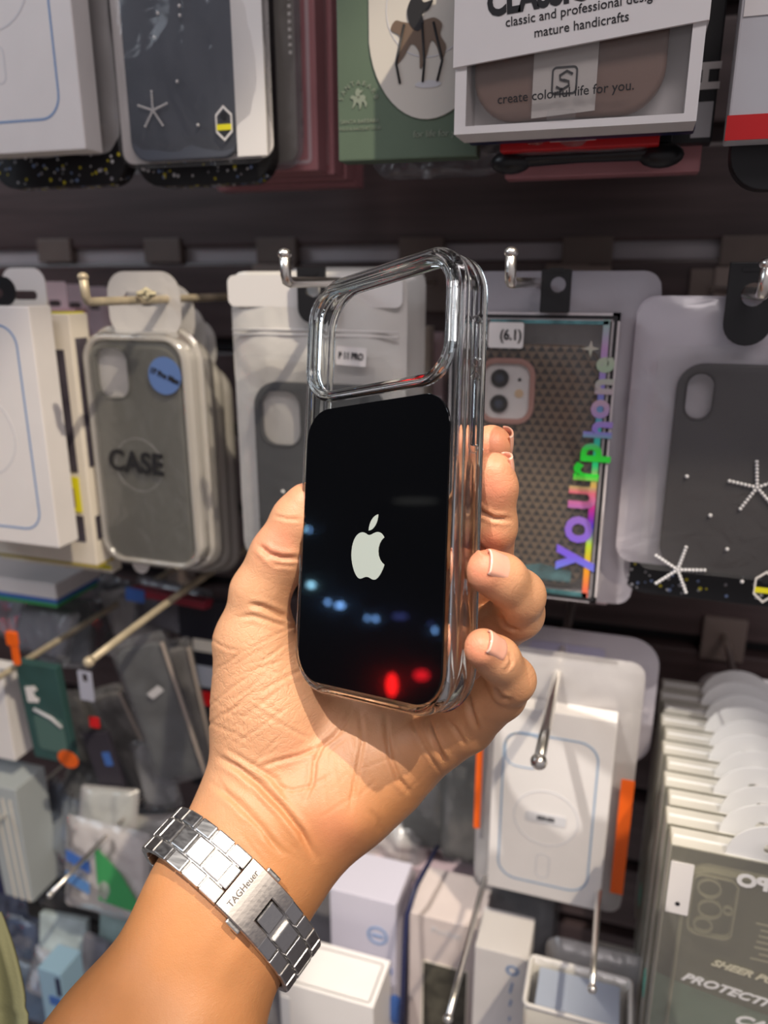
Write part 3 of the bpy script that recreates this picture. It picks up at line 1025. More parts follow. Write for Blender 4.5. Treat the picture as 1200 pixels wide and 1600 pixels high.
    fs.append(tuple(range(39, -1, -1))); fs.append(tuple(len(vs) - 40 + k for k in range(40)))
    mb.add(vs, fs); mb.build('watch_head', M['bracelet'], root)
    return root


def steel_mat(name, col, rough, scratch):
    m, t, b = newmat(name)
    N = t.nodes; L = t.links
    b.inputs['Base Color'].default_value = (*col, 1); b.inputs['Metallic'].default_value = 1
    tc = N.new('ShaderNodeTexCoord')
    mp = N.new('ShaderNodeMapping'); mp.inputs['Scale'].default_value = (60, 500, 900); mp.inputs['Rotation'].default_value = (0.5, 0.8, 0.3)
    n = N.new('ShaderNodeTexNoise'); n.inputs['Scale'].default_value = 1.5; n.inputs['Detail'].default_value = 5
    L.new(tc.outputs['Object'], mp.inputs['Vector']); L.new(mp.outputs['Vector'], n.inputs['Vector'])
    r = N.new('ShaderNodeMapRange'); r.inputs['To Min'].default_value = rough * 0.6; r.inputs['To Max'].default_value = rough * 1.6
    L.new(n.outputs['Fac'], r.inputs['Value']); L.new(r.outputs['Result'], b.inputs['Roughness'])
    bp = N.new('ShaderNodeBump'); bp.inputs['Strength'].default_value = scratch; bp.inputs['Distance'].default_value = 0.0004
    L.new(n.outputs['Fac'], bp.inputs['Height']); L.new(bp.outputs['Normal'], b.inputs['Normal'])
    return m


M['bracelet'] = steel_mat('bracelet_steel', (0.54, 0.535, 0.54), 0.30, 0.04)
M['bracelet_dark'] = steel_mat('bracelet_inner_steel', (0.60, 0.59, 0.58), 0.30, 0.1)
M['clasp'] = steel_mat('clasp_steel', (0.46, 0.435, 0.43), 0.42, 0.06)
M['engrave'] = mat('engraving', (0.10, 0.09, 0.09), 0.5, metal=0.6)
watch()


# nails on the four visible fingertips
for nm, n_, half, a0, a1 in (('ring', (.50, -.42, -.70), 44, -.0052, .0048), ('pinky', (.55, -.35, -.70), 42, -.0045, .0045), ('index', (.97, .1, .22), 42, -.004, .0068), ('middle', (.98, 0, .20), 42, -.004, .0060)):
    nail(FINGERS[nm][0], FINGERS[nm][1] if nm != 'middle' else FINGERS[nm][2], n_, half, a0, a1)

# ------------------------------------------------------------ product builders (local x right, y into the wall, z up; origin centre of the front face)
from mathutils import noise as mnoise


def frame_at(name, label, cat, u0, v0, u1, v1, Y, group=None, rot=(0, 0, 0), w=None, h=None):
    """thing whose front face spans top-left (u0,v0) to bottom-right (u1,v1) on the plane Y; w / h override towards the left / up"""
    a = P(u0, v0, Y); b = P(u1, v1, Y)
    W = w or (b.x - a.x); H = h or (a.z - b.z)
    c = Vector((b.x - W / 2, Y, b.z + H / 2))
    o = empty(name, c, label, cat, group, rot)
    return o, W, H


def carton(root, w, h, t, m, name='box', bev=0.0008, y0=0.0):
    mb = MB(); mb.box((0, y0 + t / 2, 0), (w, t, h), bev=bev)
    return mb.build(name, m, root)


def bag(root, w, h, t, m, seed=0, name='bag', y0=0.0, cz=0.0, cx=0.0, crumple=0.0015, n=26, corner=0.012):
    mb = MB()

    def fn(i, j, sgn):
        a, b = i * 2 - 1, j * 2 - 1
        # squircle the corners
        x, z = a * w / 2, b * h / 2
        qx, qz = abs(x) - (w / 2 - corner), abs(z) - (h / 2 - corner)
        if qx > 0 and qz > 0:
            l = math.hypot(qx, qz)
            k = max(qx, qz) / max(l, 1e-9)
            x = math.copysign(w / 2 - corner + qx * k, x); z = math.copysign(h / 2 - corner + qz * k, z)
        e = (1 - abs(a) ** 6) * (1 - abs(b) ** 8)
        nz = mnoise.noise(Vector((x * 55 + seed * 7.3, z * 38, sgn * 3.1))) + .5 * mnoise.noise(Vector((x * 130, z * 110 + seed, sgn)))
        return (cx + x, y0 + t / 2 + sgn * (t / 2 * e + crumple * nz * (0.3 + e)), cz + z)
    mb.grid(lambda i, j: fn(i, j, -1), n, n)
    mb.grid(lambda i, j: fn(i, j, 1), n, n)
    return mb.build(name, m, root)


def header(root, w, h, m, cz, y0=0.002, slot=True, t=0.0006, r=0.008, cx=0.0, name='hang_tab', hole=None):
    lp = [rrect(w, h, r, cx, cz)]
    if slot:
        hw, hh, hz = hole or (0.022, 0.006, cz + h * 0.12)
        lp.append(rrect(hw, hh, hh / 2 - 1e-5, cx, hz))
    return plate(name, lp, y0, t, m, root)


def case_shell(root, w, h, m, y0=0.003, cx=0, cz=0, r=0.013, t=0.009, cam=(0.024, 0.028, 0.007), camx=None, camz=None, name='phone_case', bev=0.0016):
    """opaque phone case back with the camera opening at the upper left, camera = (w, h, r)"""
    kx = cx - w / 2 + 0.0045 + cam[0] / 2 if camx is None else camx
    kz = cz + h / 2 - 0.0045 - cam[1] / 2 if camz is None else camz
    o = plate(name, [rrect(w, h, r, cx, cz), rrect(cam[0], cam[1], cam[2], kx, kz)], y0, t, m, root, bev, smooth=True)
    lip = plate('camera_lip', ring(cam[0] + 0.002, cam[1] + 0.002, cam[2] + 0.001, 0.0012, kx, kz), y0 - 0.0008, 0.0012, m, o, 0.0003)
    return o, kx, kz


def outline_print(root, w, h, y=-0.0002, cx=0, cz=0, blue=None, faint=None, r=0.012, word=None):
    blue = blue or M['blue_print']; faint = faint or M['faint_print']
    o = plate('printed_outline', ring(w, h, r, 0.0011, cx, cz), y, 0.0002, blue, root)
    cw = w * 0.42
    plate('printed_camera_outline', ring(cw, cw, 0.008, 0.0008, cx - w / 2 + cw / 2 + 0.001, cz + h / 2 - cw / 2 - 0.001), y, 0.0002, blue, root)
    rr_ = w * 0.35
    plate('printed_ring', [circle(rr_, cx, cz - 0.004), circle(rr_ - 0.0008, cx, cz - 0.004)], y, 0.0002, faint, root)
    plate('printed_bar', ring(0.0085, 0.018, 0.0042, 0.0007, cx, cz - rr_ - 0.019), y, 0.0002, faint, root)
    if word:
        plate('printed_label', [rrect(0.024, 0.007, 0.001, cx, cz - 0.004)], y - 0.0002, 0.0002, faint, root)
        lettering(word, 0.0038, y - 0.0004, M['ink'], root, cx=cx, cz=cz - 0.004, bold=0.0001)


def flake(mb, cx, cz, r, arms=5, rot=0.3, y=-0.0006, k=5, s=0.00058):
    for a in range(arms):
        t = rot + 2 * math.pi * a / arms
        for i in range(1, k + 1):
            q = r * i / k
            mb.ball((cx + q * math.cos(t), y, cz + q * math.sin(t)), s, 6, 4)
    mb.ball((cx, y, cz), s, 6, 4)


def badge(root, cx, cz, s=0.008, y=-0.0008):
    hexa = [(cx + s * .62 * math.cos(math.radians(a)) * 1.05, cz + s * math.sin(math.radians(a))) for a in (30, 90, 150, 210, 270, 330)]
    hexi = [(cx + (x - cx) * .84, cz + (z - cz) * .84) for x, z in hexa]
    b = plate('badge', [hexa, hexi], y, 0.0002, M['white_plastic'], root)
    plate('badge_band', [[(cx - s * .5, cz - s * .38), (cx + s * .5, cz - s * .38), (cx + s * .5, cz - s * .05), (cx - s * .5, cz - s * .05)]], y - .0001, 0.0002, M['yellow'], b)
    plate('badge_figure', [circle(s * .24, cx, cz + s * .42, 10)], y - .0001, 0.0002, M['ink'], b)


SPK = [mat('speck_%s' % n, c, 0.5) for n, c in (('white', (.8, .8, .82)), ('yellow', (.75, .65, .03)), ('blue', (.25, .35, .6)), ('grey', (.35, .35, .38)))]


def speckled_case(root, w, y0, zb, h=0.14, t=0.011, seed=1, cx=0, name='speckled_case', dens=46):
    """black case sprinkled with confetti dots, its lower edge at zb"""
    r = random.Random(seed)
    lo = rrect(w, h, 0.014, cx, zb + h / 2)
    li = rrect(w - 0.006, h - 0.006, 0.011, cx, zb + h / 2)
    o = plate(name, [lo], y0, 0.0018, M['black_plastic'], root, 0.0004)
    plate('case_wall', [lo, li], y0 + 0.0018, t - 0.0018, M['black_plastic'], o, 0.0007)
    for k in range(4 if dens else 0):
        mb = MB()
        for _ in range(dens):
            x = r.uniform(-w / 2 + 0.003, w / 2 - 0.003)
            s = r.uniform(0.0004, 0.0011)
            ed = max(0, abs(x) - (w / 2 - 0.014)); zz = zb + 0.014 - math.sqrt(max(0, 0.014 ** 2 - ed * ed))
            if r.random() < 0.5:
                mb.ball((cx + x, y0 + r.uniform(0.001, t - .002), zz + 0.0001), s, 6, 4, (1, 1, .35))
            else:
                mb.ball((cx + x, y0 - 0.0001, zz + r.uniform(0.002, 0.03)), s, 6, 4, (1, .3, 1))
        mb.build('speckles', SPK[k], o)
    return o


def hook(u, v, Yf, label, tip='up', r=0.0022, yb=None, plate_m='beige', group='chrome display hooks', curve=0.0, m='chrome'):
    c = P(u, v, Yf)
    o = empty('display_hook', Vector((c.x, WY, c.z)), label, 'hook', group)
    L_ = Yf - WY
    mb = MB()
    pts = [(0, -0.002, 0)]
    for i in range(1, 9): pts.append((0, L_ * i / 9, -curve * math.sin(math.pi * i / 9)))
    if tip == 'up':
        pts += [(0, L_ + 0.004, 0), (0, L_ + 0.0012, 0.0006), (0, L_, 0.003), (0, L_ - 0.0005, 0.0115)]
        mb.tube(pts, r, 12); mb.ball((0, L_ - 0.0005, 0.0115), r * 1.25, 14, 8, (1, 1, .8))
    else:
        pts += [(0, L_, 0)]
        mb.tube(pts, r, 12); mb.ball((0, L_, 0), r * 1.45, 14, 8)
    mb.build('shaft', M[m], o)
    mb = MB(); mb.box((0, -0.004, -0.004), (0.030, 0.006, 0.034), bev=0.001)
    mb.build('mount_plate', M['mount'], o)
    return o


M['mount'] = mat('mount', (0.20, 0.155, 0.135), 0.5)
M['aged_hook'] = mat('aged_hook', (0.58, 0.50, 0.36), 0.5, metal=0.4, var=0.2, vscale=90)
M['case_grey'] = mat('case_grey', (0.165, 0.165, 0.145), 0.5, bump=0.03)
M['case_dark'] = mat('case_dark', (0.042, 0.046, 0.052), 0.5)
M['case_dark2'] = mat('case_dark2', (0.028, 0.022, 0.026), 0.5)
M['case_brown'] = mat('case_brown', (0.25, 0.15, 0.115), 0.55, bump=0.12, bscale=600)
M['blue_sticker'] = mat('blue_sticker', (0.11, 0.19, 0.42), 0.35)
M['blister'] = film('blister', (0.97, 0.97, 0.95), 0.22, 0.12, 0.15, 0.25, bscale=25, hazecol=(0.8, 0.78, 0.74))


# ============================================================ top row
# white carton with the blue phone outline
o, w, h = frame_at('case_carton', 'white carton with blue phone outline at the upper left edge', 'box', 0, 0, 134, 233, .36, w=.088, h=.168)
carton(o, w, h, .014, M['white_card']); outline_print(o, w * .80, h * .84, cx=-.0035, cz=.001)
o, w, h = frame_at('speckled_case_pack', 'black confetti speckled case below the white carton at upper left', 'phone case pack', 0, 0, 196, 289, .385, w=.092, h=.17)
speckled_case(o, w * .97, .004, -h / 2 + .001, seed=4)
bag(o, w, h * .96, .012, M['milky_film'], 3, cz=.009, crumple=.001)
# dark case in a white edged bag
o, w, h = frame_at('case_bag', 'white edged bag holding a dark case with dotted snowflakes, upper row', 'phone case pack', 0, 0, 423, 252, .372, w=.089, h=.19)
plate('inner_card', [rrect(w * .97, h * .97, .006)], .006, .001, M['white_card'], o)
plate('dark_case', [rrect(w * .70, h * .98, .010, -.004, .001)], .0015, .004, mat('smoke_case', (0.09, 0.10, 0.125), 0.25), o, .001)
mb = MB(); flake(mb, -.019, -h / 2 + .026, .0085, 5, .31, k=6)
for q in ((-.015, .058), (-.004, .038), (.006, .018), (-.012, .068), (-.001, .078), (.001, .074), (.0, .070), (.0, .066)): mb.ball((q[0], -.0006, -h / 2 + q[1]), .0008, 6, 4)
mb.build('printed_snowflake', M['white_plastic'], o)
badge(o, .0205, -h / 2 + .018)
plate('side_seal', [[(w / 2 - .018, -h / 2 + .003), (w / 2 - .002, -h / 2 + .003), (w / 2 - .002, h / 2), (w / 2 - .018, h / 2)]], .0005, .001, M['white_plastic'], o)
bag(o, w, h, .010, M['film'], 5, crumple=.0012, y0=-.001)
o, w, h = frame_at('speckled_case_pack', 'black confetti speckled case peeking out under the snowflake bag', 'phone case pack', 0, 0, 424, 284, .392, w=.080, h=.165)
speckled_case(o, w, 0, -h / 2, seed=9)
# clear bag with a cream card behind it
o, w, h = frame_at('clear_bag', 'clear bag with beige card between snowflake bag and pink cartons', 'bag', 0, 0, 470, 262, .415, w=.08, h=.2)
plate('inner_card', [rrect(w * .9, h * .96, .006)], .005, .001, mat('beige_card', (0.40, 0.36, 0.31), .5), o)
bag(o, w, h, .010, M['grey_film'], 8)
mb = MB()
for i in range(34): mb.box((w / 2 - .0035, -.0012, -h / 2 + .055 + i * .0035), (.0016, .0006, .0014))
mb.build('perforated_edge', M['white_plastic'], o)
pk = None
for i, (u, v, Y, lab) in enumerate(((497, 266, .432, 'front pink carton behind the clear bag, upper row'), (522, 272, .452, 'second pink carton from the front, upper row left of the green pack'),
                                    (541, 280, .472, 'third pink carton, partly behind the green pack'), (556, 290, .492, 'rearmost pink carton, lowest edge in the upper row'))):
    o, w, h = frame_at('pink_carton', lab, 'box', 0, 0, u, v, Y, 'pink cartons in the upper row', w=.098, h=.2)
    carton(o, w, h, .015, M['pink_card'])
    plate('carton_border', ring(w * .93, h * .965, .003, .0020), -.0004, .0004, M['pale_pink'], o)
# green pack with the white arch
o, w, h = frame_at('green_pack', 'dark green phone case pack with white arch window and polo player emblem', 'phone case pack', 527, 0, 744, 243, .370, h=.175, rot=(0, 0, math.radians(3)))
carton(o, w, h, .012, M['green_card'])
ar = circle(.0275, .010, -h / 2 + .053, 48, .037)
ar = [(x, z if z < -h / 2 + .053 else z + .05) for x, z in ar]
plate('arch_window', [ar], -.0008, .0008, mat('arch_white', (0.60, 0.57, 0.52), .25), o)
plate('arch_ring', [circle(.0195, .010, -h / 2 + .060, 40), circle(.0190, .010, -h / 2 + .060, 40)], -.0010, .0002, M['grey_print'], o)


def blob(pts, n=4):
    out = []
    m = len(pts)
    for i in range(m):
        p0, p1, p2, p3 = pts[i - 1], pts[i], pts[(i + 1) % m], pts[(i + 2) % m]
        for k in range(n):
            t = k / n
            out.append(tuple(0.5 * (2 * p1[j] + (p2[j] - p0[j]) * t + (2 * p0[j] - 5 * p1[j] + 4 * p2[j] - p3[j]) * t * t + (3 * p1[j] - p0[j] - 3 * p2[j] + p3[j]) * t ** 3) for j in (0, 1)))
    return out


def rider(cx, cz, s):
    horse = [(-.9, .1), (-.75, .35), (-.5, .3), (-.2, .25), (.2, .3), (.55, .35), (.8, .15), (.75, -.15), (.95, -.5), (.8, -.9), (.65, -.5), (.45, -.3), (.3, -.75), (.1, -1.1), (.05, -.6), (-.2, -.35), (-.45, -.7), (-.75, -.95), (-.6, -.5), (-.6, -.1)]
    man = [(-.25, .2), (-.35, .6), (-.2, .95), (.05, 1.0), (.2, .8), (.5, .85), (.35, .6), (.15, .5), (.2, .2), (.0, .0)]
    return [[(cx + x * s, cz + z * s) for x, z in blob(q)] for q in (horse, man)]


hz = -h / 2 + .051
hs = rider(.005, hz, .0135)
plate('printed_horse', [hs[0]], -.0012, .0002, mat('horse_brown', (.16, .11, .08), .5), o)
plate('printed_rider', [hs[1]], -.0014, .0002, M['ink'], o)
for a in (-.6, .2, .7):
    mb = MB(); mb.tube([(.005 + a * .010, -.0013, hz + .003), (.005 + a * .016, -.0013, hz - .012), (.005 + a * .013, -.0013, hz - .020)], .0006, 6); mb.build('printed_leg', M['ink'], o)
plate('printed_shadow', [circle(.006, .010, -h / 2 + .030, 20, .0015)], -.0011, .0002, M['grey_print'], o)
lettering('IP 14 Pro', .0085, -.0013, M['grey_print'], o, cx=.009, cz=-h / 2 + .0865)
M['pale_green'] = mat('pale_green', (.24, .28, .22), .5)
for q in rider(-.0225, -h / 2 + .026, .0042): plate('emblem', [q], -.0004, .0003, M['pale_green'], o)
for i in range(9):
    a = math.radians(165 - i * 18.7)
    lettering('SANTABARB'[i], .0028, -.0003, M['pale_green'], o, cx=-.0225 + .0085 * math.cos(a), cz=-h / 2 + .024 + .0085 * math.sin(a), rot=a - math.pi / 2)
lettering('SANTA BARBARA', .0024, -.0003, M['pale_green'], o, cx=-.022, cz=-h / 2 + .0165)
lettering('POLO & RACQUET CLUB', .0018, -.0003, M['pale_green'], o, cx=-.022, cz=-h / 2 + .0135)
lettering('for life for you', .0040, -.0003, M['pale_green'], o, cx=.015, cz=-h / 2 + .010)
o, w, h = frame_at('crumpled_bag', 'crumpled clear bag hanging out under the green pack', 'bag', 575, 215, 792, 272, .395)
bag(o, w, h, .012, M['grey_film'], 21, crumple=.006, n=36)

# white sleeve box with the brown case
o, w, h = frame_at('window_box', 'white sleeve box with bold black heading and brown case behind its window', 'box', 719, -200, 1088, 189, .33)
T_ = .020
mb = MB()
f_ = .0045
mb.box((-w / 2 + f_ / 2, T_ / 2, .0014), (f_, T_, h - .0028)); mb.box((w / 2 - f_ / 2, T_ / 2, .0014), (f_, T_, h - .0028))
mb.box((0, T_ / 2, -h / 2 + .0014), (w, T_, .0028)); mb.box((0, T_ - .001, .0014), (w - 2 * f_, .002, h - .0028))
mb.build('tray', M['white_card'], o)
zs = -h / 2 + .0235
plate('sleeve', [[(-w / 2 - .0006, zs), (w / 2 + .0006, zs + .0085), (w / 2 + .0006, h / 2), (-w / 2 - .0006, h / 2)]], -.0016, .0016, M['white_card'], o)
mb = MB(); mb.box((w / 2 + .0004, T_ / 2, zs + .0085 + (h / 2 - zs) / 2 - .004), (.0008, T_, h / 2 - zs - .0085)); mb.build('sleeve_side', M['white_card'], o)
plate('brown_case', [rrect(w * .80, h * .96, .016, -.003, .0035)], .0065, .008, M['case_brown'], o, .002, smooth=True)
plate('logo_card', [[(-.0155, -h / 2 + .0050), (.0085, -h / 2 + .0065), (.0085, zs + .03), (-.0155, zs + .03)]], .0045, .0006, mat('warm_card', (.66, .61, .57), .5), o)
lc = (-.0035, -h / 2 + .0175)
lg = plate('logo_square', ring(.0098, .0098, .0018, .0007, *lc), .0042, .0003, M['ink'], o)
mb = MB()
for sg in (1, -1):
    mb.tube([(lc[0] + sg * .0030, .0042, lc[1] + sg * .0020), (lc[0] + sg * .0008, .0042, lc[1] + sg * .0032), (lc[0] - sg * .0018, .0042, lc[1] + sg * .0018), (lc[0] - sg * .0016, .0042, lc[1] + sg * .0004), (lc[0] + sg * .0004, .0042, lc[1] - sg * .0002)], .00045, 6)
mb.build('logo_knot', M['ink'], lg)
plate('window', [[(-w / 2 + f_, -h / 2 + .003), (w / 2 - f_, -h / 2 + .003), (w / 2 - f_, zs + .02), (-w / 2 + f_, zs + .02)]], .0012, .0003, M['film'], o)
lettering('create colorful life for you.', .0047, .0009, M['ink'], o, cx=-.003, cz=-h / 2 + .0125, rot=math.radians(2), bold=.00004)
lettering('CLASSIC', .0125, -.0018, M['ink'], o, 'heading', cx=-.0145, cz=zs + .0215, rot=math.radians(4), bold=.0006, sx=.80)
lettering('classic and professional design', .0045, -.0018, M['ink'], o, cx=.0012, cz=zs + .0157, rot=math.radians(4.5))
lettering('mature handicrafts', .0045, -.0018, M['ink'], o, cx=.0018, cz=zs + .0105, rot=math.radians(4.5))
plate('window_tab', [rrect(.011, .004, .0015, -.0035, -h / 2 + .0045)], -.0002, .0004, M['film'], o)
# under the sleeve box
o, w, h = frame_at('navy_carton', 'dark blue carton edge right under the white sleeve box', 'box', 735, 0, 1086, 203, .352, h=.16)
carton(o, w, h, .010, M['navy'])
o, w, h = frame_at('red_pack', 'red pack with white label under the dark blue carton', 'phone case pack', 790, 0, 1030, 226, .365, h=.15)
carton(o, w, h, .010, M['red']); plate('paper_label', [rrect(.020, .006, .001, -.002, -h / 2 + .006)], -.0004, .0004, M['white_card'], o)
bag(o, w * 1.08, .030, .012, M['grey_film'], 31, cz=-h / 2 + .014, crumple=.004)
o, w, h = frame_at('black_case', 'black bumper case lying crosswise under the red pack', 'phone case', 772, 235, 1062, 262, .375)
mb = MB(); mb.tube([(-w / 2 + .006, 0, 0), (-w * .3, 0, .001), (0, 0, .0012), (w * .3, 0, .0015), (w / 2 - .006, 0, .001)], [.0035, .0034, .0028, .0034, .004], 12); mb.build('bumper_rail', M['black_plastic'], o)
for sg in (-1, 1):
    mb = MB(); mb.ball((sg * (w / 2 - .008), 0, 0), .0052, 12, 8, (1.8, 1, 1)); mb.build('corner_guard', M['black_plastic'], o)
mb = MB(); mb.box((0, .004, .010), (w * .9, .006, .022), bev=.002); mb.build('back_shell', M['black_plastic'], o)
o, w, h = frame_at('pink_carton', 'pink carton at the bottom of the stack under the sleeve box', 'box', 800, 0, 1093, 268, .400, 'pink cartons in the upper row', h=.17)
carton(o, w, h, .012, M['pink_card'])
o, w, h = frame_at('black_carton', 'black carton with white letter H right of the sleeve box', 'box', 1000, 0, 1112, 222, .392, h=.17)
carton(o, w, h, .012, M['ink'])
lettering('H', .016, -.0003, M['white_card'], o, cx=w / 2 - .0048, cz=-h / 2 + .026, rot=math.pi / 2, bold=.0006)
plate('grey_strip', [[(w / 2 - .009, -h / 2 + .002), (w / 2 - .001, -h / 2 + .002), (w / 2 - .001, -h / 2 + .016), (w / 2 - .009, -h / 2 + .016)]], -.0003, .0002, M['grey_print'], o)
o, w, h = frame_at('red_banded_box', 'white and grey box with a red band cut off by the right edge', 'box', 1176, -140, 1420, 206, .34)
carton(o, w, h, .014, M['grey_print'])
plate('red_band', [[(-w / 2 - .0005, -h / 2), (w / 2, -h / 2), (w / 2, -h / 2 + .0085), (-w / 2 - .0005, -h / 2 + .0085)]], -.0006, .0006, M['red'], o)
plate('white_panel', [[(-w / 2 + .001, .004), (w / 2, .004), (w / 2, h / 2), (-w / 2 + .001, h / 2)]], -.0006, .0006, M['white_card'], o)
o, w, h = frame_at('black_case_pack', 'black case pack hanging below the red banded box at right edge', 'phone case pack', 1170, 0, 1400, 290, .355, h=.17)
speckled_case(o, w, 0, -h / 2, seed=12, dens=0)
o, w, h = frame_at('blue_tag', 'small blue tag beside the red banded box', 'tag', 1146, 198, 1171, 237, .36)
plate('tag_card', [rrect(w, h, .0008)], 0, .0005, mat('tag_blue', (.03, .22, .42), .4), o)

# ============================================================ middle row
MG = 'chrome display hooks'
# white carton at the left edge
o, w, h = frame_at('case_carton', 'white carton with blue phone outline at the left edge of the middle row', 'box', 0, 478, 93, 857, .345, w=.084)
carton(o, w, h, .017, M['white_card']); outline_print(o, w * .80, h * .86, cx=-.002, cz=0.0)
# cream carton with yellow flap and dark windows
o, w, h = frame_at('window_carton', 'cream carton with yellow top flap and dark window, left in the middle row', 'box', 0, 489, 152, 884, .372, w=.086)
M['violet_glass'] = mat('violet_window', (.075, .065, .085), .15, var=.25, vscale=60)
carton(o, w, h, .016, M['cream_card'])
fl = plate('flap', [rrect(w * .98, .014, .001)], 0, .0008, M['yellow'], o)
fl.rotation_euler = (math.radians(-88), 0, 0); fl.location = (0, .0078, h / 2 + .0006)
plate('window', [[(-w / 2 + .002, -h * .11), (w / 2 - .006, -h * .11), (w / 2 - .006, h / 2 - .020), (-w / 2 + .002, h / 2 - .020)]], -.0005, .0005, M['violet_glass'], o)
plate('lower_window', [[(-w / 2 + .002, -h * .40), (w / 2 - .006, -h * .40), (w / 2 - .006, -h * .29), (-w / 2 + .002, -h * .29)]], -.0005, .0005, M['violet_glass'], o)
mb = MB(); mb.box((w / 2 + .0002, .008, h * .16), (.0006, .010, h * .50)); mb.build('side_window', M['violet_glass'], o)
mb = MB(); mb.box((w / 2 + .0002, .008, -h * .345), (.0006, .010, h * .10)); mb.build('side_window', M['violet_glass'], o)
plate('yellow_print', [[(w / 2 - .020, -h * .275), (w / 2 - .006, -h * .275), (w / 2 - .006, -h * .13), (w / 2 - .020, -h * .13)]], -.0007, .0003, M['yellow'], o)
plate('brown_print', [[(w / 2 - .018, -h * .255), (w / 2 - .010, -h * .255), (w / 2 - .010, -h * .175), (w / 2 - .018, -h * .175)]], -.0009, .0002, M['case_brown'], o)
mb = MB(); mb.box((0, .008, -h / 2 - .0008), (w, .016, .0014)); mb.build('bottom_edge', mat('dull_yellow', (.45, .36, .06), .5), o)
header(o, .030, .026, M['white_card'], h / 2 + .012, .004, cx=w / 2 - .032, hole=(.017, .005, h / 2 + .010))
o, w, h = frame_at('cream_carton', 'cream carton peeking out below the yellow flap carton, bottom left of middle row', 'box', 0, 800, 176, 896, .392, w=.09)
carton(o, w, h, .010, M['cream_card']); ye = carton(o, w * .99, .003, .010, M['yellow'], 'yellow_edge', y0=-.0006); ye.location = (0, 0, -h / 2 + .004)
o, w, h = frame_at('hang_tag', 'black hang tab at the left edge above the white carton', 'tag', -60, 432, 27, 478, .352)
header(o, w, h, M['black_plastic'], 0, 0, name='tab_card', hole=(.018, .005, -.001))
mb = MB()
for i, (u0, u1, lab) in enumerate(((85, 116, 'pale pink hang tab next to the white tab, front of the row'), (118, 146, 'second pale pink hang tab behind the middle row'), (148, 178, 'third pale pink hang tab behind the middle row'), (176, 208, 'rearmost pale pink hang tab behind the grey case pack'))):
    o, w, h = frame_at('hang_tag', lab, 'tag', u0 - 26, 424 + i, u1, 560, .44 + i * .02, 'pale pink hang tabs', h=.05)
    header(o, w, h, M['pale_pink'], 0, 0, name='tab_card', r=.002, hole=(.010, .004, h / 2 - .014))
o, w, h = frame_at('pink_box', 'small pink box behind the cream carton in the middle row', 'box', 80, 482, 132, 620, .43)
carton(o, w, h, .012, mat('rose_card', (.62, .36, .40), .5))

# grey case blister packs
def grey_pack(u0, v0, u1, v1, Y, lab, first):
    o, w, h = frame_at('blister_pack', lab, 'phone case pack', u0, v0, u1, v1, Y, 'blister packs of the grey case' if not first else None)
    t = .014
    mb = MB()
    loops = []
    for ins, y in ((0, .0125), (-.0004, .0135), (.0016, .0125), (.0022, .0100), (.0034, .0020), (.0052, .0002), (.0072, .0012), (.0080, .0040), (.0072, .0100), (.0040, .0128)):
        loops.append((ins, y))
    loft_ring(mb, w, h, .019, loops)
    mb.build('blister_rim', M['blister_rim'], o)
    plate('tray', [rrect(w - .012, h - .012, .013)], .0085, .0012, M['white_plastic'], o)
    cse, kx, kz = case_shell(o, w * .82, h * .93, M['case_grey'], .003, -.001, -.002, .013, .0045, (.0225, .0285, .0075))
    plate('cover_film', [rrect(w - .016, h - .016, .012)], .0008, .0003, M['film'], o)
    hd = header(o, w * .62, .036, M['milky_white'], h / 2 + .012, .0105, r=.012, cx=.004, hole=(.026, .0075, h / 2 + .015))
    if first:
        lettering('CASE', .0175, .0003, M['ink'], o, cx=-.004, cz=-.005, rot=math.radians(-2), bold=.0006, sx=.92)
        st = plate('round_sticker', [circle(.0105, w * .27, h / 2 - .026)], .0003, .0003, M['blue_sticker'], o)
        lettering('17 Pro Max', .0040, .0000, M['ink'], st, cx=w * .27, cz=h / 2 - .026, rot=math.radians(-20), bold=.00025)
        plate('film_circle', [circle(.016, -.002, -.006), circle(.01588, -.002, -.006)], .0006, .0001, M['grey_print'], o)
        plate('pull_tab', [circle(.006, -.016, -h / 2 - .001)], .012, .0004, M['white_plastic'], o)
    else:
        mb = MB(); mb.box((w / 2 - .010, .009, h / 2 + .020), (.012, .0006, .006)); mb.build('size_label', M['cream_card'], o)
    return o


M['blister_rim'] = film('blister_rim', (.96, .95, .93), .50, .14, .12, .25, bscale=25, hazecol=(.80, .77, .72))
M['milky_white'] = film('milky_white', (.9, .89, .87), .82, .06, .3, .2, hazecol=(.78, .75, .72))
grey_pack(112, 510, 322, 905, .375, 'grey phone case in clear blister with bold black word and blue round sticker', True)
for i, (u1, v1, Y, lab) in enumerate(((338, 905, .402, 'blister pack directly behind the grey case pack'), (352, 908, .428, 'middle blister pack behind the grey case pack'), (366, 908, .452, 'rearmost blister pack behind the grey case pack'))):
    grey_pack(0, 0, u1, v1, Y, lab, False) if False else None
    o, w, h = frame_at('blister_pack', lab, 'phone case pack', 0, 0, u1, v1, Y, 'blister packs of the grey case', w=.072, h=.150)
    mb = MB(); loft_ring(mb, w, h, .019, [(0, .0125), (.0022, .0100), (.0034, .0020), (.0052, .0002), (.0072, .0012), (.0080, .0040), (.0072, .0100), (.0040, .0128)]); mb.build('blister_rim', M['blister_rim'], o)
    plate('tray', [rrect(w - .012, h - .012, .013)], .0120, .0012, M['white_plastic'], o)
    plate('phone_case', [rrect(w * .82, h * .93, .013)], .003, .006, M['case_grey'], o, .001)
    header(o, w * .66, .036, M['milky_white'], h / 2 + .012, .0105, r=.014, cx=.003, hole=(.026, .0075, h / 2 + .015))
    if i == 1: plate('size_label', [rrect(.014, .0055, .0006, .010, h / 2 + .010)], .0098, .0004, M['cream_card'], o)
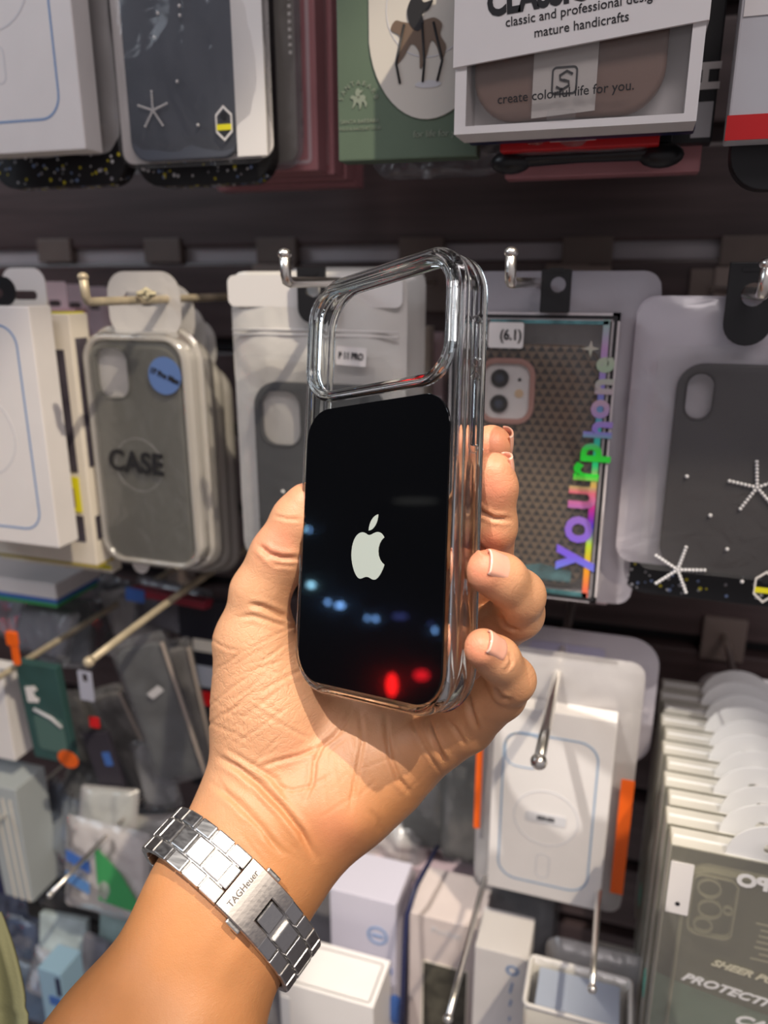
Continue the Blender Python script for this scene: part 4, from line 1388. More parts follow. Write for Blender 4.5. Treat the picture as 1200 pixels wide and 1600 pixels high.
hook(135, 472, .318, 'aged cream coloured hook carrying the grey case blister packs', m='aged_hook', r=.0022, group=None)
# loose tape round the aged hook
o, w, h = frame_at('adhesive_tape', 'yellowed tape stuck over the hang tab of the grey case pack', 'tape', 203, 446, 247, 474, .352)
bag(o, w, h, .004, mat('old_tape', (.60, .54, .36), .45, var=.15), 40, crumple=.0008, name='tape_strip', n=14)

# white zip pouch with dark case
def pouch(name, label, u0, v0, u1, v1, Y, m, seed, w=None, h=None, t=.012, group=None, rot=(0, 0, 0)):
    o, w, h = frame_at(name, label, 'phone case pack', u0, v0, u1, v1, Y, group, rot, w, h)
    bag(o, w, h, t, M[m], seed, crumple=.0014, n=34, corner=.009)
    return o, w, h


o, w, h = pouch('zip_pouch', 'white zip pouch with dark case and paper size label, seen through the clear case', 350, 424, 628, 903, .382, 'pouch_film', 50)
cs, kx, kz = case_shell(o, w * .76, h * .61, M['case_dark'], -.0040, .0035, -h * .155, .014, .004, (.0235, .0300, .0085), bev=.001)
plate('window_sheet', [rrect(w * .88, h * .72, .008, .002, -h * .12)], -.0050, .0003, M['film'], o)
lb = plate('size_label', [rrect(.0165, .0095, .0008, w / 2 - .0265, h / 2 - .042, rot=math.radians(-3))], -.0056, .0003, M['white_card'], o)
lettering('P 11 PRO', .0047, -.0058, M['ink'], lb, cx=w / 2 - .0265, cz=h / 2 - .042, rot=math.radians(-3), bold=.0002, sx=.72)
plate('back_sheet', [rrect(w * .95, h * .95, .008)], .006, .0006, M['white_plastic'], o)
for z in (h / 2 - .030, h / 2 - .0325):
    mb = MB(); mb.tube([(-w / 2 + .003, .0005, z), (0, -.0008, z + .0005), (w / 2 - .003, .0005, z)], .0006, 6); mb.build('zip_line', M['white_plastic'], o)
plate('seal_strip', [rrect(w * .98, .016, .004, 0, h / 2 - .010)], .0010, .0004, M['white_plastic'], o)
plate('print_mark', [circle(.001, -.018, -h * .22, 10), ], -.0054, .0002, M['white_plastic'], o)
mb = MB()
for q in ((-.012, -.30), (.006, -.34), (-.02, -.36)): mb.ball((q[0], -.0054, q[1] * h), .0007, 6, 4)
mb.build('print_dots', M['white_plastic'], o)
o, w, h = pouch('zip_pouch', 'white zip pouch with rounded top right behind the labelled pouch', 440, 418, 655, 880, .42, 'pouch_film', 55)
for i, (u0, u1, Y, lab) in enumerate(((560, 648, .440, 'cream carton seen through the camera window, front one'), (600, 668, .465, 'cream carton behind the first one in the camera window'), (630, 690, .49, 'dull pinkish carton furthest right in the camera window'))):
    o, w, h = frame_at('slim_carton', lab, 'box', u0, 470 + 3 * i, u1, 700, Y, 'slim cartons seen through the camera window', h=.075)
    carton(o, w, h, .012, M['cream_card'] if i < 2 else M['pale_pink'])
# black clip tabs on the hooks


def clip_tab(u, v, Y, s, label, flat=False):
    c = P(u, v, Y)
    o = empty('hang_clip', c, label, 'clip', 'black hanging clips')
    w, h = .0135 * s, .024 * s
    lp = [(-w / 2, h / 2), (w / 2, h / 2), (w / 2, -h / 2 + w / 2)] + [(w / 2 * math.cos(a), -h / 2 + w / 2 + w / 2 * math.sin(a)) for a in [-math.pi * k / 12 for k in range(1, 12)]] + [(-w / 2, -h / 2 + w / 2)]
    if flat: lp = rrect(w, h * .8, .001)
    plate('clip_body', [lp, circle(.0034 * s, .001, h * .12, 16)], 0, .0022, M['black_plastic'], o, .0004)
    plate('clip_lip', [rrect(w * .5, .002, .0008, 0, h / 2 - .003)], -.0006, .0012, M['black_plastic'], o)
    return o


clip_tab(486, 462, .375, 1.15, 'black clip with round eye on the white pouch hook beside the clear case')
hook(447, 441, .315, 'chrome hook with upturned tip left of the clear case', r=.0024)
clip_tab(868, 455, .388, 1.05, 'black clip in the header of the pack with rainbow lettering', True)
hook(797, 442, .320, 'chrome hook with upturned tip right of the clear case', r=.0023)
clip_tab(1172, 476, .385, 1.5, 'large black rounded clip on the right hand grey pouch')
hook(1193, 460, .345, 'chrome hook tip at the right edge of the photo', r=.0026)

# holographic window box in a milky bag
M['edge_white'] = mat('edge_white', (.62, .58, .60), .35)


def foil_mat(name, stops, k=6.2, off=.5):
    """printed rainbow foil: pigment runs along the height"""
    m, t, b = newmat(name)
    N = t.nodes; L = t.links
    tc = N.new('ShaderNodeTexCoord'); sp = N.new('ShaderNodeSeparateXYZ'); L.new(tc.outputs['Object'], sp.inputs[0])
    ma = N.new('ShaderNodeMath'); ma.operation = 'MULTIPLY_ADD'; ma.inputs[1].default_value = k; ma.inputs[2].default_value = off
    L.new(sp.outputs['Z'], ma.inputs[0])
    r = N.new('ShaderNodeValToRGB')
    el = r.color_ramp.elements
    el[0].position = stops[0][0]; el[0].color = (*stops[0][1], 1); el[1].position = stops[-1][0]; el[1].color = (*stops[-1][1], 1)
    for p_, c in stops[1:-1]:
        e = el.new(p_); e.color = (*c, 1)
    L.new(ma.outputs[0], r.inputs['Fac']); L.new(r.outputs['Color'], b.inputs['Base Color'])
    b.inputs['Metallic'].default_value = .25; b.inputs['Roughness'].default_value = .3
    return m


M['foil_text'] = foil_mat('foil_text', [(.03, (0, .75, .72)), (.09, (.16, .38, .95)), (.20, (.22, .13, .85)), (.33, (.32, .17, .62)), (.41, (.75, .16, .24)), (.47, (.03, .85, .06)), (.55, (.04, .75, .06)), (.61, (.30, .22, .75)), (.70, (.55, .38, .50)), (.80, (.38, .50, .36)), (.92, (.6, .45, .45))])
M['foil_edge'] = foil_mat('foil_edge', [(.0, (.9, .30, .35)), (.08, (.95, .18, .10)), (.16, (.95, .42, .02)), (.24, (.50, .75, .05)), (.30, (.06, .05, .85)), (.37, (.85, .05, .35)), (.42, (.85, .35, .08)), (.50, (.03, .75, .25)), (.60, (.05, .50, .50)), (.72, (.22, .22, .62)), (.86, (.50, .30, .55)), (.97, (.25, .60, .45))])
M['foil_dark'] = mat('foil_dark', (.10, .24, .26), .25, metal=.5, var=.7, vscale=120)
o, w, h = pouch('zip_pouch', 'milky outer pouch around the window box with rainbow lettering', 722, 424, 985, 950, .408, 'lilac_film', 60, t=.006)
o, w, h = frame_at('window_box', 'window box with large rainbow foil lettering and dark triangle patterned case', 'box', 706, 487, 931, 943, .392)
T_ = .013
mb = MB()
e = .0035
mb.box((-w / 2 + e / 2, T_ / 2, 0), (e, T_, h)); mb.box((w / 2 - e / 2, T_ / 2, 0), (e, T_, h)); mb.box((0, T_ / 2, h / 2 - e / 2), (w, T_, e)); mb.box((0, T_ / 2, -h / 2 + e / 2), (w, T_, e))
mb.build('box_frame', M['edge_white'], o)
plate('back_board', [[(-w / 2, -h / 2), (w / 2, -h / 2), (w / 2, h / 2), (-w / 2, h / 2)]], T_ - .001, .001, mat('silver_board', (.33, .31, .31), .35, var=.1), o)
plate('black_border', ring(w - .002, h - .002, .001, .0016), -.0004, .0004, M['ink'], o)
plate('foil_edge', [[(w / 2 - .0075, -h / 2 + .003), (w / 2 - .0045, -h / 2 + .003), (w / 2 - .0045, h / 2 - .003), (w / 2 - .0075, h / 2 - .003)]], -.0007, .0003, M['foil_edge'], o)
plate('foil_top_edge', [[(-w / 2 + .02, h / 2 - .0052), (w / 2 - .005, h / 2 - .0052), (w / 2 - .005, h / 2 - .0034), (-w / 2 + .02, h / 2 - .0034)]], -.0007, .0003, M['foil_dark'], o)
plate('foil_bottom_edge', [[(-w / 2 + .004, -h / 2 + .003), (w / 2 - .005, -h / 2 + .003), (w / 2 - .005, -h / 2 + .0055), (-w / 2 + .004, -h / 2 + .0055)]], -.0007, .0003, M['foil_dark'], o)
plate('foil_scrolls', [[(-w / 2 + .006, -h / 2 + .010), (w / 2 - .014, -h / 2 + .010), (w / 2 - .014, -h / 2 + .016), (w / 2 - .03, -h / 2 + .019), (-w / 2 + .03, -h / 2 + .014), (-w / 2 + .006, -h / 2 + .020)]], .0010, .0002, M['foil_dark'], o)


def triangle_mat():
    m, t, b = newmat('triangle_weave')
    N = t.nodes; L = t.links

    def mth(op, a, c, d=None):
        q = N.new('ShaderNodeMath'); q.operation = op
        for i, s_ in enumerate((a, c, d)):
            if s_ is None: continue
            if isinstance(s_, (int, float)): q.inputs[i].default_value = s_
            else: L.new(s_, q.inputs[i])
        return q.outputs[0]
    tc = N.new('ShaderNodeTexCoord'); sp = N.new('ShaderNodeSeparateXYZ'); L.new(tc.outputs['Object'], sp.inputs[0])
    v = mth('MULTIPLY', sp.outputs['Z'], 1 / .0037)
    row = mth('FLOOR', v, 0); fv = mth('FRACT', v, 0)
    sh = mth('MULTIPLY', mth('MODULO', mth('ABSOLUTE', row, 0), 2.0), .5)
    fu = mth('FRACT', mth('ADD', mth('MULTIPLY', sp.outputs['X'], 1 / .0046), mth('ADD', sh, 50)), 0)
    d = mth('ABSOLUTE', mth('SUBTRACT', fu, .5), 0)
    tri = mth('LESS_THAN', mth('MULTIPLY', d, 2.0), mth('SUBTRACT', .92, fv))
    mx = N.new('ShaderNodeMix'); mx.data_type = 'RGBA'
    L.new(tri, mx.inputs['Factor']); mx.inputs['A'].default_value = (.19, .13, .085, 1); mx.inputs['B'].default_value = (.018, .015, .016, 1)
    L.new(mx.outputs['Result'], b.inputs['Base Color'])
    b.inputs['Roughness'].default_value = .4
    return m


M['triangles'] = triangle_mat()
ccz = -.0045
cs, kx, kz = case_shell(o, w * .90, h * .85, M['triangles'], .0025, -.003, ccz, .012, .009, (.0245, .0290, .0075), camx=-.0120, camz=h * .85 / 2 + ccz - .0235)
M['rose_metal'] = mat('rose_metal', (.46, .24, .20), .4)
plate('camera_frame', ring(.0290, .0335, .0090, .0028, kx, kz), .0010, .0016, M['rose_metal'], cs, .0005)
cp_ = plate('camera_plate', [rrect(.0240, .0285, .0068, kx, kz)], .0030, .0015, M['white_card'], cs)
for dz in (.0065, -.0065):
    ln = plate('lens', [circle(.0046, kx - .0035, kz + dz, 24)], .0018, .0012, M['black_plastic'], cp_)
    plate('lens_glass', [circle(.0022, kx - .0035, kz + dz, 18)], .0015, .0003, mat('lens_glass', (.06, .07, .10), .1), cp_)
plate('flash', [circle(.0022, kx + .0065, kz - .001, 16)], .0026, .0004, mat('flash', (.75, .55, .35), .4), cp_)
plate('microphone', [circle(.0009, kx + .0065, kz + .0060, 10)], .0026, .0004, M['ink'], cp_)
rx = w / 2 - .0165
for ch, u, v, sz in (('y', 899, 872, .031), ('o', 904, 827, .031), ('u', 910, 777, .031), ('r', 916, 736, .028), ('p', 931, 707, .0225), ('h', 934, 671, .021), ('o', 938, 639, .019), ('n', 944, 604, .0185), ('e', 946, 570, .0175)):
    q0 = P(u, v, .392)
    vs, fs = text_geo(ch, sz * .87, -.0008, .0003, bold=.0007)
    vs = [Vector((-q.z, q.y, q.x)) for q in vs]
    mx_, mz_ = [(max(q[i] for q in vs) + min(q[i] for q in vs)) / 2 for i in (0, 2)]
    dx, dz = q0.x - o.location.x, q0.z - o.location.z
    m2 = MB(); m2.add([Vector((q.x - mx_ + dx, q.y, q.z - mz_ + dz)) for q in vs], fs)
    m2.build('rainbow_letter', M['foil_text'], o)
plate('foil_sparkle', [[(rx + .004 + x * .0042, h / 2 - .0165 + z * .0042) for x, z in ((0, 1), (.22, .22), (1, 0), (.22, -.22), (0, -1), (-.22, -.22), (-1, 0), (-.22, .22))]], -.0008, .0002, M['foil_text'], o)
lb = plate('size_label', [rrect(.0175, .0125, .0012, -.0120 - .001, h / 2 - .011)], -.0008, .0003, M['white_card'], o)
lettering('(6.1)', .0070, -.0010, M['ink'], lb, cx=-.0105, cz=h / 2 - .011, bold=.0002, sx=.85)
plate('front_film', [rrect(w - .004, h - .004, .001)], -.0002, .0002, M['film'], o)
for i, (u, v, Y) in enumerate(((948, 946, .425), (958, 938, .450), (968, 930, .475))):
    o, w, h = frame_at('pink_carton', ['pale carton just behind the rainbow lettered box', 'pink carton in the middle of the stack behind the rainbow lettered box', 'rearmost pink carton behind the rainbow lettered box'][i], 'box', 0, 0, u, v, Y, 'cartons behind the rainbow lettered box', w=.085, h=.165)
    carton(o, w, h, .012, (M['pale_pink'], M['pink_card'], M['pink_card'])[i])

# grey pouch at the right
o, w, h = pouch('zip_pouch', 'pale grey pouch with dark snowflake dotted case at the right edge', 998, 462, 1330, 918, .395, 'lilac_film', 70, t=.010)
cs, kx, kz = case_shell(o, w * .80, h * .76, M['case_dark2'], -.0045, .010, -h * .105, .012, .004, (.0118, .0215, .0058), bev=.001)
plate('window_sheet', [rrect(w * .90, h * .83, .006, .006, -h * .08)], -.0056, .0003, M['film'], o)
mb = MB()
zz = lambda u, v: (P(u, v, .395).x - o.location.x, P(u, v, .395).z - o.location.z)
for (u, v, r, rt) in ((1180, 757, .0125, .45), (1058, 884, .0125, .1)):
    x, z = zz(u, v); flake(mb, x, z, r, 5, rt, y=-.0062, k=7, s=.0009)
for (u, v) in ((1072, 740), (1108, 800), (1134, 852), (1157, 902)):
    x, z = zz(u, v); mb.ball((x, -.0062, z), .0010, 6, 4)
mb.build('printed_snowflake', M['faint_print'], o)
x, z = zz(1192, 910); badge(o, x, z, .0085, -.0064)
o, w, h = frame_at('speckled_case_pack', 'black confetti speckled case under the pale grey pouch at right', 'phone case pack', 978, 800, 1300, 960, .41, h=.12)
speckled_case(o, w, 0, -h / 2, seed=16, h=.12)

# ============================================================ lower rows
# wireless case box in a bag with orange tape
o, w, h = frame_at('case_carton', 'white carton with blue phone outline hanging behind a chrome hook, lower right', 'box', 774, 1098, 936, 1424, .40)
carton(o, w, h, .012, M['white_card']); outline_print(o, w * .80, h * .80, cx=-.001, cz=-.003, word='iPhone 16e' if False else 'SERIES', blue=mat('soft_blue', (.30, .42, .58), .4))
outl = o
o, w, h = pouch('hang_bag', 'milky hanging bag around the white carton behind the chrome hook', 752, 1010, 968, 1442, .412, 'milky_film', 80, t=.014)
plate('tape_strip', [rrect(.0075, h * .46, .0005, w / 2 - .004, -h * .13)], -.004, .0006, M['orange'], o)
plate('tape_strip', [rrect(.0040, h * .40, .0005, -w / 2 + .002, -h * .02)], -.002, .0006, M['orange'], o)
o, w, h = frame_at('hang_bag', 'milky bag header with rounded corner above the white carton, lower right', 'bag', 800, 972, 1012, 1200, .45)
header(o, w, h, M['lilac_film'], 0, .0, r=.018, name='bag_header', hole=(.022, .009, h / 2 - .016))
plate('lilac_label', [rrect(.046, .016, .003, -.010, h / 2 - .018)], -.0008, .0004, mat('lilac', (.40, .38, .52), .5), o)
hook(842, 1190, .325, 'chrome hook with ball end in front of the white carton, lower right', tip='ball', r=.0028)

# stack of clear case packs with white round tabs
TG = 'clear case packs with round white tabs'
M['stack_clear'] = film('stack_clear', (.97, .97, .93), .16, .12, .12, .3, bscale=20, hazecol=(.80, .78, .66))
M['edge_clear'] = film('edge_clear', (.97, .97, .95), .72, .10, .2, .3, bscale=20, hazecol=(.88, .85, .78))
M['tab_white'] = mat('tab_white', (.82, .82, .82), .35)
M['cream_line'] = mat('cream_line', (.62, .58, .44), .3)
NST = 11
for i in range(NST):
    Y = .335 + i * .0155
    c = P(1045, 1318, .335); dx = .0008 * (-1) ** i
    w, h = .086, .175
    zt = c.z + .0025 * i * 0
    lab = 'frontmost clear case pack with mirrored lettering and teal base' if i == 0 else 'clear pack with round white tab, %s from the front in the lower right stack' % ['', 'two', 'three', 'four', 'five', 'six', 'seven', 'eight', 'nine', 'ten', 'eleven'][i]
    o = empty('clear_pack', (c.x + w / 2 + dx, Y, c.z - h / 2), lab, 'phone case pack', TG)
    t = .0135
    mb = MB()
    for s_ in (-1, 1): mb.box((s_ * (w / 2 - .0004), t / 2, 0), (.0008, t, h))
    mb.box((0, t / 2, h / 2 - .0004), (w, t, .0008)); mb.box((0, t / 2, -h / 2 + .0004), (w, t, .0008))
    mb.build('shell_sides', M['edge_clear'], o)
    plate('shell_front', [rrect(w, h, .002)], -.0001, .0004, M['stack_clear'], o)
    tb = [(.0215 * math.cos(a), h / 2 + .0195 * math.sin(a)) for a in [math.pi * k / 24 for k in range(25)]]
    hl = rrect(.012, .0055, .0027, .003, h / 2 + .0068)
    plate('round_tab', [[(x + .003, z) for x, z in tb], hl], .001, .0007, M['tab_white'], o)
    mb = MB(); mb.box((0, .0068, h / 2 + .0002), (w * .96, .0009, .0008)); mb.build('fold_line', M['tab_white'], o)
    if i == 0:
        plate('case_outline', ring(w * .86, h * .90, .012, .0012, .003, -.004), .002, .006, M['cream_line'], o, .0003)
        plate('camera_bump', ring(.021, .036, .005, .0010, -.0205, h * .90 / 2 - .024), .0012, .003, M['cream_line'], o, .0003)
        for (x, z, r) in ((-.023, .0105, .0055), (-.0215, -.0015, .0055), (-.0235, -.0115, .0045), (-.0135, .0000, .0024)):
            zc_ = h * .90 / 2 - .024
            plate('lens_ring', [circle(r, x, zc_ + z, 24), circle(r - .0008, x, zc_ + z, 24)], .001, .002, M['cream_line'], o, .0002)
        plate('inner_board', [rrect(w * .84, h * .88, .011, .003, -.004)], .0085, .0006, mat('khaki_board', (.19, .17, .12), .5, var=.15, vscale=30), o)
        st = plate('bar_code_sticker', [rrect(.0105, .030, .0006, -w / 2 + .0065, h / 2 - .024)], -.0006, .0003, M['white_card'], o)
        plate('sticker_dot', [circle(.0012, -w / 2 + .0065, h / 2 - .033, 8)], -.0008, .0002, M['ink'], o)
        lettering('ZOUPO', .0095, -.0005, M['white_plastic'], o, cx=.006, cz=h / 2 - .012, bold=.0005, sx=-1.1)
        lettering('PROTECTIVE', .0068, -.0005, M['white_plastic'], o, cx=-.006, cz=-h / 2 + .0965, shear=.4, bold=.0002, sx=1.25, rot=math.radians(-6))
        lettering('CASE', .0085, -.0005, M['white_plastic'], o, cx=.008, cz=-h / 2 + .080, shear=.4, bold=.0003, sx=1.2, rot=math.radians(-4))
        lettering('SHEER PURE', .0055, -.0005, M['cream_line'], o, cx=.000, cz=-h / 2 + .110, shear=.4, bold=.0002, sx=1.2, rot=math.radians(-6))
        for k in range(7):
            mb = MB(); mb.box((.012 + .001 * (k % 3), .0003, -h / 2 + .140 - .0035 * k), (.026 - .003 * (k % 2), .0002, .0010)); mb.build('small_print', M['cream_line'], o)
        plate('teal_base', [[(-w / 2, -h / 2), (w / 2, -h / 2), (w / 2, -h / 2 + .075), (-w / 2 + .02, -h / 2 + .085), (-w / 2, -h / 2 + .090)]], .0070, .0006, mat('pale_teal', (.22, .42, .34), .4), o)
    if i % 3 == 1: 
        mb = MB(); mb.box((-w / 2 - .0002, t / 2, -.018 - .004 * i), (.0006, .008, .012)); mb.build('teal_mark', M['teal'], o)
hk = hook(1194, 1306, .326, 'chrome hook carrying the clear case packs, lower right', r=.0024)
c = P(1045, 1318, .335); hk.location = (c.x + .043 + .003, WY, c.z + .0068)
o, w, h = frame_at('clear_bag', 'folded clear bag with beige top behind the round white tabs', 'bag', 1095, 1052, 1260, 1200, .545)
carton(o, w, .02, .010, M['cream_card'], 'folded_edge'); bag(o, w, h, .008, M['milky_film'], 84)

# cartons at the bottom middle
o, w, h = frame_at('open_carton', 'small white carton lit from above right of the watch bracelet', 'box', 436, 1532, 584, 1720, .345)
carton(o, w, h, .036, M['white_card'], bev=.0005)
ll = plate('lid_line', ring(w * .9, .030, .002, .0007), 0, .0006, M['grey_print'], o); ll.rotation_euler = (math.radians(-90), 0, 0); ll.location = (0, .017, h / 2)
mb = MB(); mb.box((-w / 2 + .004, -.0004, -.004), (.006, .0006, h * .8)); mb.build('print_strip', M['faint_print'], o)
o, w, h = frame_at('slim_carton', 'pale lavender carton with blue ring print behind the small white carton', 'box', 515, 1388, 618, 1660, .40)
carton(o, w, h, .040, mat('lavender_card', (.58, .56, .66), .5))
plate('ring_print', [circle(.0075, w * .22, h / 2 - .030), circle(.0058, w * .22, h / 2 - .030)], -.0003, .0003, M['blue_print'], o)
mb = MB(); mb.box((w * .22, -.0003, h / 2 - .030), (.009, .0004, .0018)); mb.build('ring_bar', M['blue_print'], o)
plate('blue_print', [circle(.006, w * .32, h / 2 - .058)], -.0003, .0003, M['blue'], o)
o, w, h = frame_at('slim_carton', 'beige topped carton with dark picture window at the bottom middle', 'box', 640, 1425, 742, 1690, .405)
carton(o, w, h, .045, mat('beige_top', (.60, .52, .50), .5, var=.05))
plate('picture_window', [rrect(w * .62, h * .62, .001, .001, -h * .10)], -.0004, .0004, mat('picture', (.07, .065, .05), .3, var=.5, vscale=90), o)
plate('picture_frame', ring(w * .66, h * .65, .001, .0012, .001, -h * .10), -.0007, .0003, M['cream_card'], o)
lettering('Pocket', .0075, -.0003, M['grey_print'], o, cx=.001, cz=h / 2 - .010)
o, w, h = frame_at('slim_carton', 'white carton with grey letter O and small print, bottom middle', 'box', 742, 1478, 812, 1700, .385)
carton(o, w, h, .034, M['white_card'])
for k, ch in enumerate('O|II'):
    lettering(ch, .0105 - .002 * k, -.0003, M['blue_print'], o, cx=w * .22, cz=h / 2 - .012 - .013 * k, rot=math.radians(-8), bold=.0003)
mb = MB(); c0 = P(676, 1325, .40)
o = empty('cable', c0, 'dark blue cable like edge curving down between the two cartons', 'cable')
pts = [P(u, v, Y) - c0 for u, v, Y in ((684, 1322, .44), (668, 1352, .42), (650, 1385, .40), (636, 1430, .39), (632, 1480, .385), (630, 1540, .38), (626, 1640, .375))]
mb.tube(pts, [.0012, .0016, .0018, .0018, .0018, .0018, .0018], 10); mb.build('cord', M['navy'], o)
mb = MB(); mb.ball(P(618, 1578, .382) - c0, .006, 12, 8, (1, .25, 2.2)); mb.build('blue_tag', M['blue'], o)
o, w, h = pouch('hang_bag', 'grey milky bag hanging behind the white letter O carton', 740, 1330, 862, 1560, .44, 'grey_film', 90)
carton(o, w * .9, h * .9, .004, mat('grey_inner', (.42, .42, .43), .5), 'inner_card', y0=.004)
o, w, h = pouch('hang_bag', 'crumpled silver pouch at the bottom right of the middle', 852, 1478, 1010, 1700, .40, 'milky_film', 95, t=.02)
carton(o, w * .9, h * .85, .008, mat('silver_inner', (.36, .38, .42), .35, metal=.3, var=.4, vscale=40), 'inner_card', y0=.006)
o, w, h = frame_at('clear_box', 'clear lidded box with white rim at the bottom edge', 'box', 818, 1568, 975, 1700, .345)
mb = MB(); loft_ring(mb, w, .034, .003, [(0, 0), (0, .05), (.0012, .05), (.0012, 0)]); ob = mb.build('box_wall', M['edge_clear'], o); ob.rotation_euler = (math.radians(-90), 0, 0); ob.location = (0, .017, h / 2)
mb = MB(); mb.tube([(x, z + .017, h / 2) for x, z in rrect(w, .034, .003)], .0012, 8, closed=True); mb.build('box_rim', M['white_plastic'], o)
carton(o, w * .8, h * .9, .026, mat('pale_blue_card', (.42, .48, .60), .5), 'inner_card', y0=.004)
o, w, h = frame_at('clear_box', 'clear rounded tray hanging above the bottom edge box', 'box', 920, 1500, 1000, 1600, .43)
carton(o, w, h, .02, M['edge_clear'], 'tray_shell', .004)
for (u0, v0, u1, v1, Y, lab, m) in ((622, 1180, 700, 1345, .47, 'dark greenish clear pack behind the heel of the hand', 'smoke'), (690, 1150, 762, 1370, .455, 'smoky clear pack left of the orange taped bag', 'smoke')):
    o, w, h = pouch('hang_bag', lab, u0, v0, u1, v1, Y, 'grey_film', 100 + u0)
    carton(o, w * .88, h * .9, .006, mat('smoke_inner', (.10, .105, .095), .3, var=.3, vscale=50), 'inner_card', y0=.004)
hook(700, 1592, .31, 'chrome hook reaching over the beige topped carton', tip='ball', r=.0018)
hook(925, 1545, .33, 'thin chrome hook above the clear box at the bottom edge', tip='ball', r=.0017)
o, w, h = frame_at('clear_bag', 'white crumpled clear bag right of the wrist below the hand', 'bag', 560, 1280, 660, 1420, .47)
bag(o, w, h, .02, M['milky_film'], 110, crumple=.006)
o, w, h = frame_at('slim_carton', 'pinkish beige carton below the palm, behind the lavender carton', 'box', 560, 1335, 740, 1480, .47)
carton(o, w, h, .035, M['pale_pink'])

# ------------------------------------------------------------ jumble of packs at the lower left
def tilted(name, label, cat, u, v, Y, w, h, rot, group=None):
    return empty(name, P(u, v, Y), label, cat, group, tuple(math.radians(a) for a in rot))


def filled_bag(label, u, v, Y, w, h, rot, filmk, inner, seed, t=.010, name='hang_bag'):
    o = tilted(name, label, 'phone case pack', u, v, Y, w, h, rot)
    if inner is not None: plate('inner_case', [rrect(w * .86, h * .88, .008)], t * .3, t * .4, inner, o, .001)
    bag(o, w, h, t, M[filmk], seed, crumple=.002, corner=.003)
    return o


hook(139, 1034, .315, 'curved hook with pale ball end above the grey clear packs at left', tip='ball', r=.0023, m='aged_hook', curve=-.004, group='hooks at the lower left')
hook(-70, 1100, .32, 'old hook running in from the left edge beside the orange clip', tip='ball', r=.0022, m='aged_hook', group='hooks at the lower left')
hook(78, 1398, .315, 'thin steel hook with ball end crossing the green and white bag', tip='ball', r=.0015, group='hooks at the lower left')
hook(-60, 1330, .33, 'thin steel hook coming in from the left edge below the teal pack', tip='ball', r=.0015, group='hooks at the lower left')
o, w, h = frame_at('flat_carton', 'white and blue carton edge at the left under the cream carton', 'box', -60, 900, 88, 930, .42, rot=(0, 0, 0))
carton(o, w, .012, .05, M['white_card'], bev=.0005); bl = carton(o, w * .98, .004, .048, M['blue'], 'blue_layer'); bl.location = (0, .0005, -.008)
gl_ = carton(o, w * .97, .003, .046, M['green'], 'green_layer'); gl_.location = (0, .0008, -.0115)
filled_bag('crumpled grey clear bag below the grey case pack', 128, 925, .48, .055, .035, (20, 0, 12), 'grey_film', None, 120, .02)
filled_bag('grey clear pack with red edge above the orange clip at left', 62, 985, .43, .062, .040, (-25, 0, -8), 'grey_film', mat('dull_grey', (.27, .26, .28), .4), 121)
o = tilted('teal_pack', 'dark teal pack with white mark and orange round sticker at left', 'phone case pack', 70, 1116, .372, 0, 0, (4, 0, 0))
carton(o, .034, .078, .006, M['dark_teal'])
plate('white_mark', [[(-.012, .020), (-.004, .022), (-.002, .019), (-.006, .017), (-.005, .013), (-.002, .012), (-.003, .009), (-.012, .008)]], -.0005, .0005, M['white_card'], o)
plate('lower_panel', [rrect(.024, .028, .003, .002, -.016)], -.0005, .0004, mat('teal_panel', (.09, .17, .15), .35), o)
mb = MB(); mb.tube([(-.008, -.0006, .003), (.006, -.0006, -.002), (.013, -.0006, -.008)], .0012, 8); mb.build('white_stroke', M['grey_print'], o)
plate('round_sticker', [circle(.0085, .013, -.034, 24, .0072)], -.0009, .0005, M['orange'], o)
o = tilted('hang_clip', 'orange plastic clip hooked beside the teal pack', 'clip', 18, 1010, .36, 0, 0, (0, 0, 0))
plate('clip_body', [rrect(.0085, .010, .0015, 0, .005), ], 0, .003, M['orange'], o, .0006)
plate('clip_leg', [rrect(.0055, .016, .0015, .001, -.006)], .0005, .002, M['orange'], o, .0006)
o, w, h = frame_at('white_box', 'plain white box edge left of the teal pack', 'box', -60, 1045, 24, 1190, .375)
carton(o, w, h, .02, M['white_card'])
o, w, h = frame_at('white_box', 'pale grey stack of card edges at the left edge below the white box', 'box', -60, 1215, 52, 1410, .37)
carton(o, w, h, .03, mat('aqua_grey', (.42, .46, .47), .5))
for k in range(3): plate('card_edge', [[(w / 2 - .004 - .0065 * k, -h / 2), (w / 2 - .0025 - .0065 * k, -h / 2), (w / 2 - .006 - .0065 * k, h / 2 - .01), (w / 2 - .0075 - .0065 * k, h / 2 - .01)]], -.0004, .0004, M['cream_card'], o)
plate('navy_patch', [[(-w / 2, -h / 2), (w / 2 - .026, -h / 2), (w / 2 - .028, .005), (-w / 2, .012)]], -.0004, .0004, M['navy'], o)
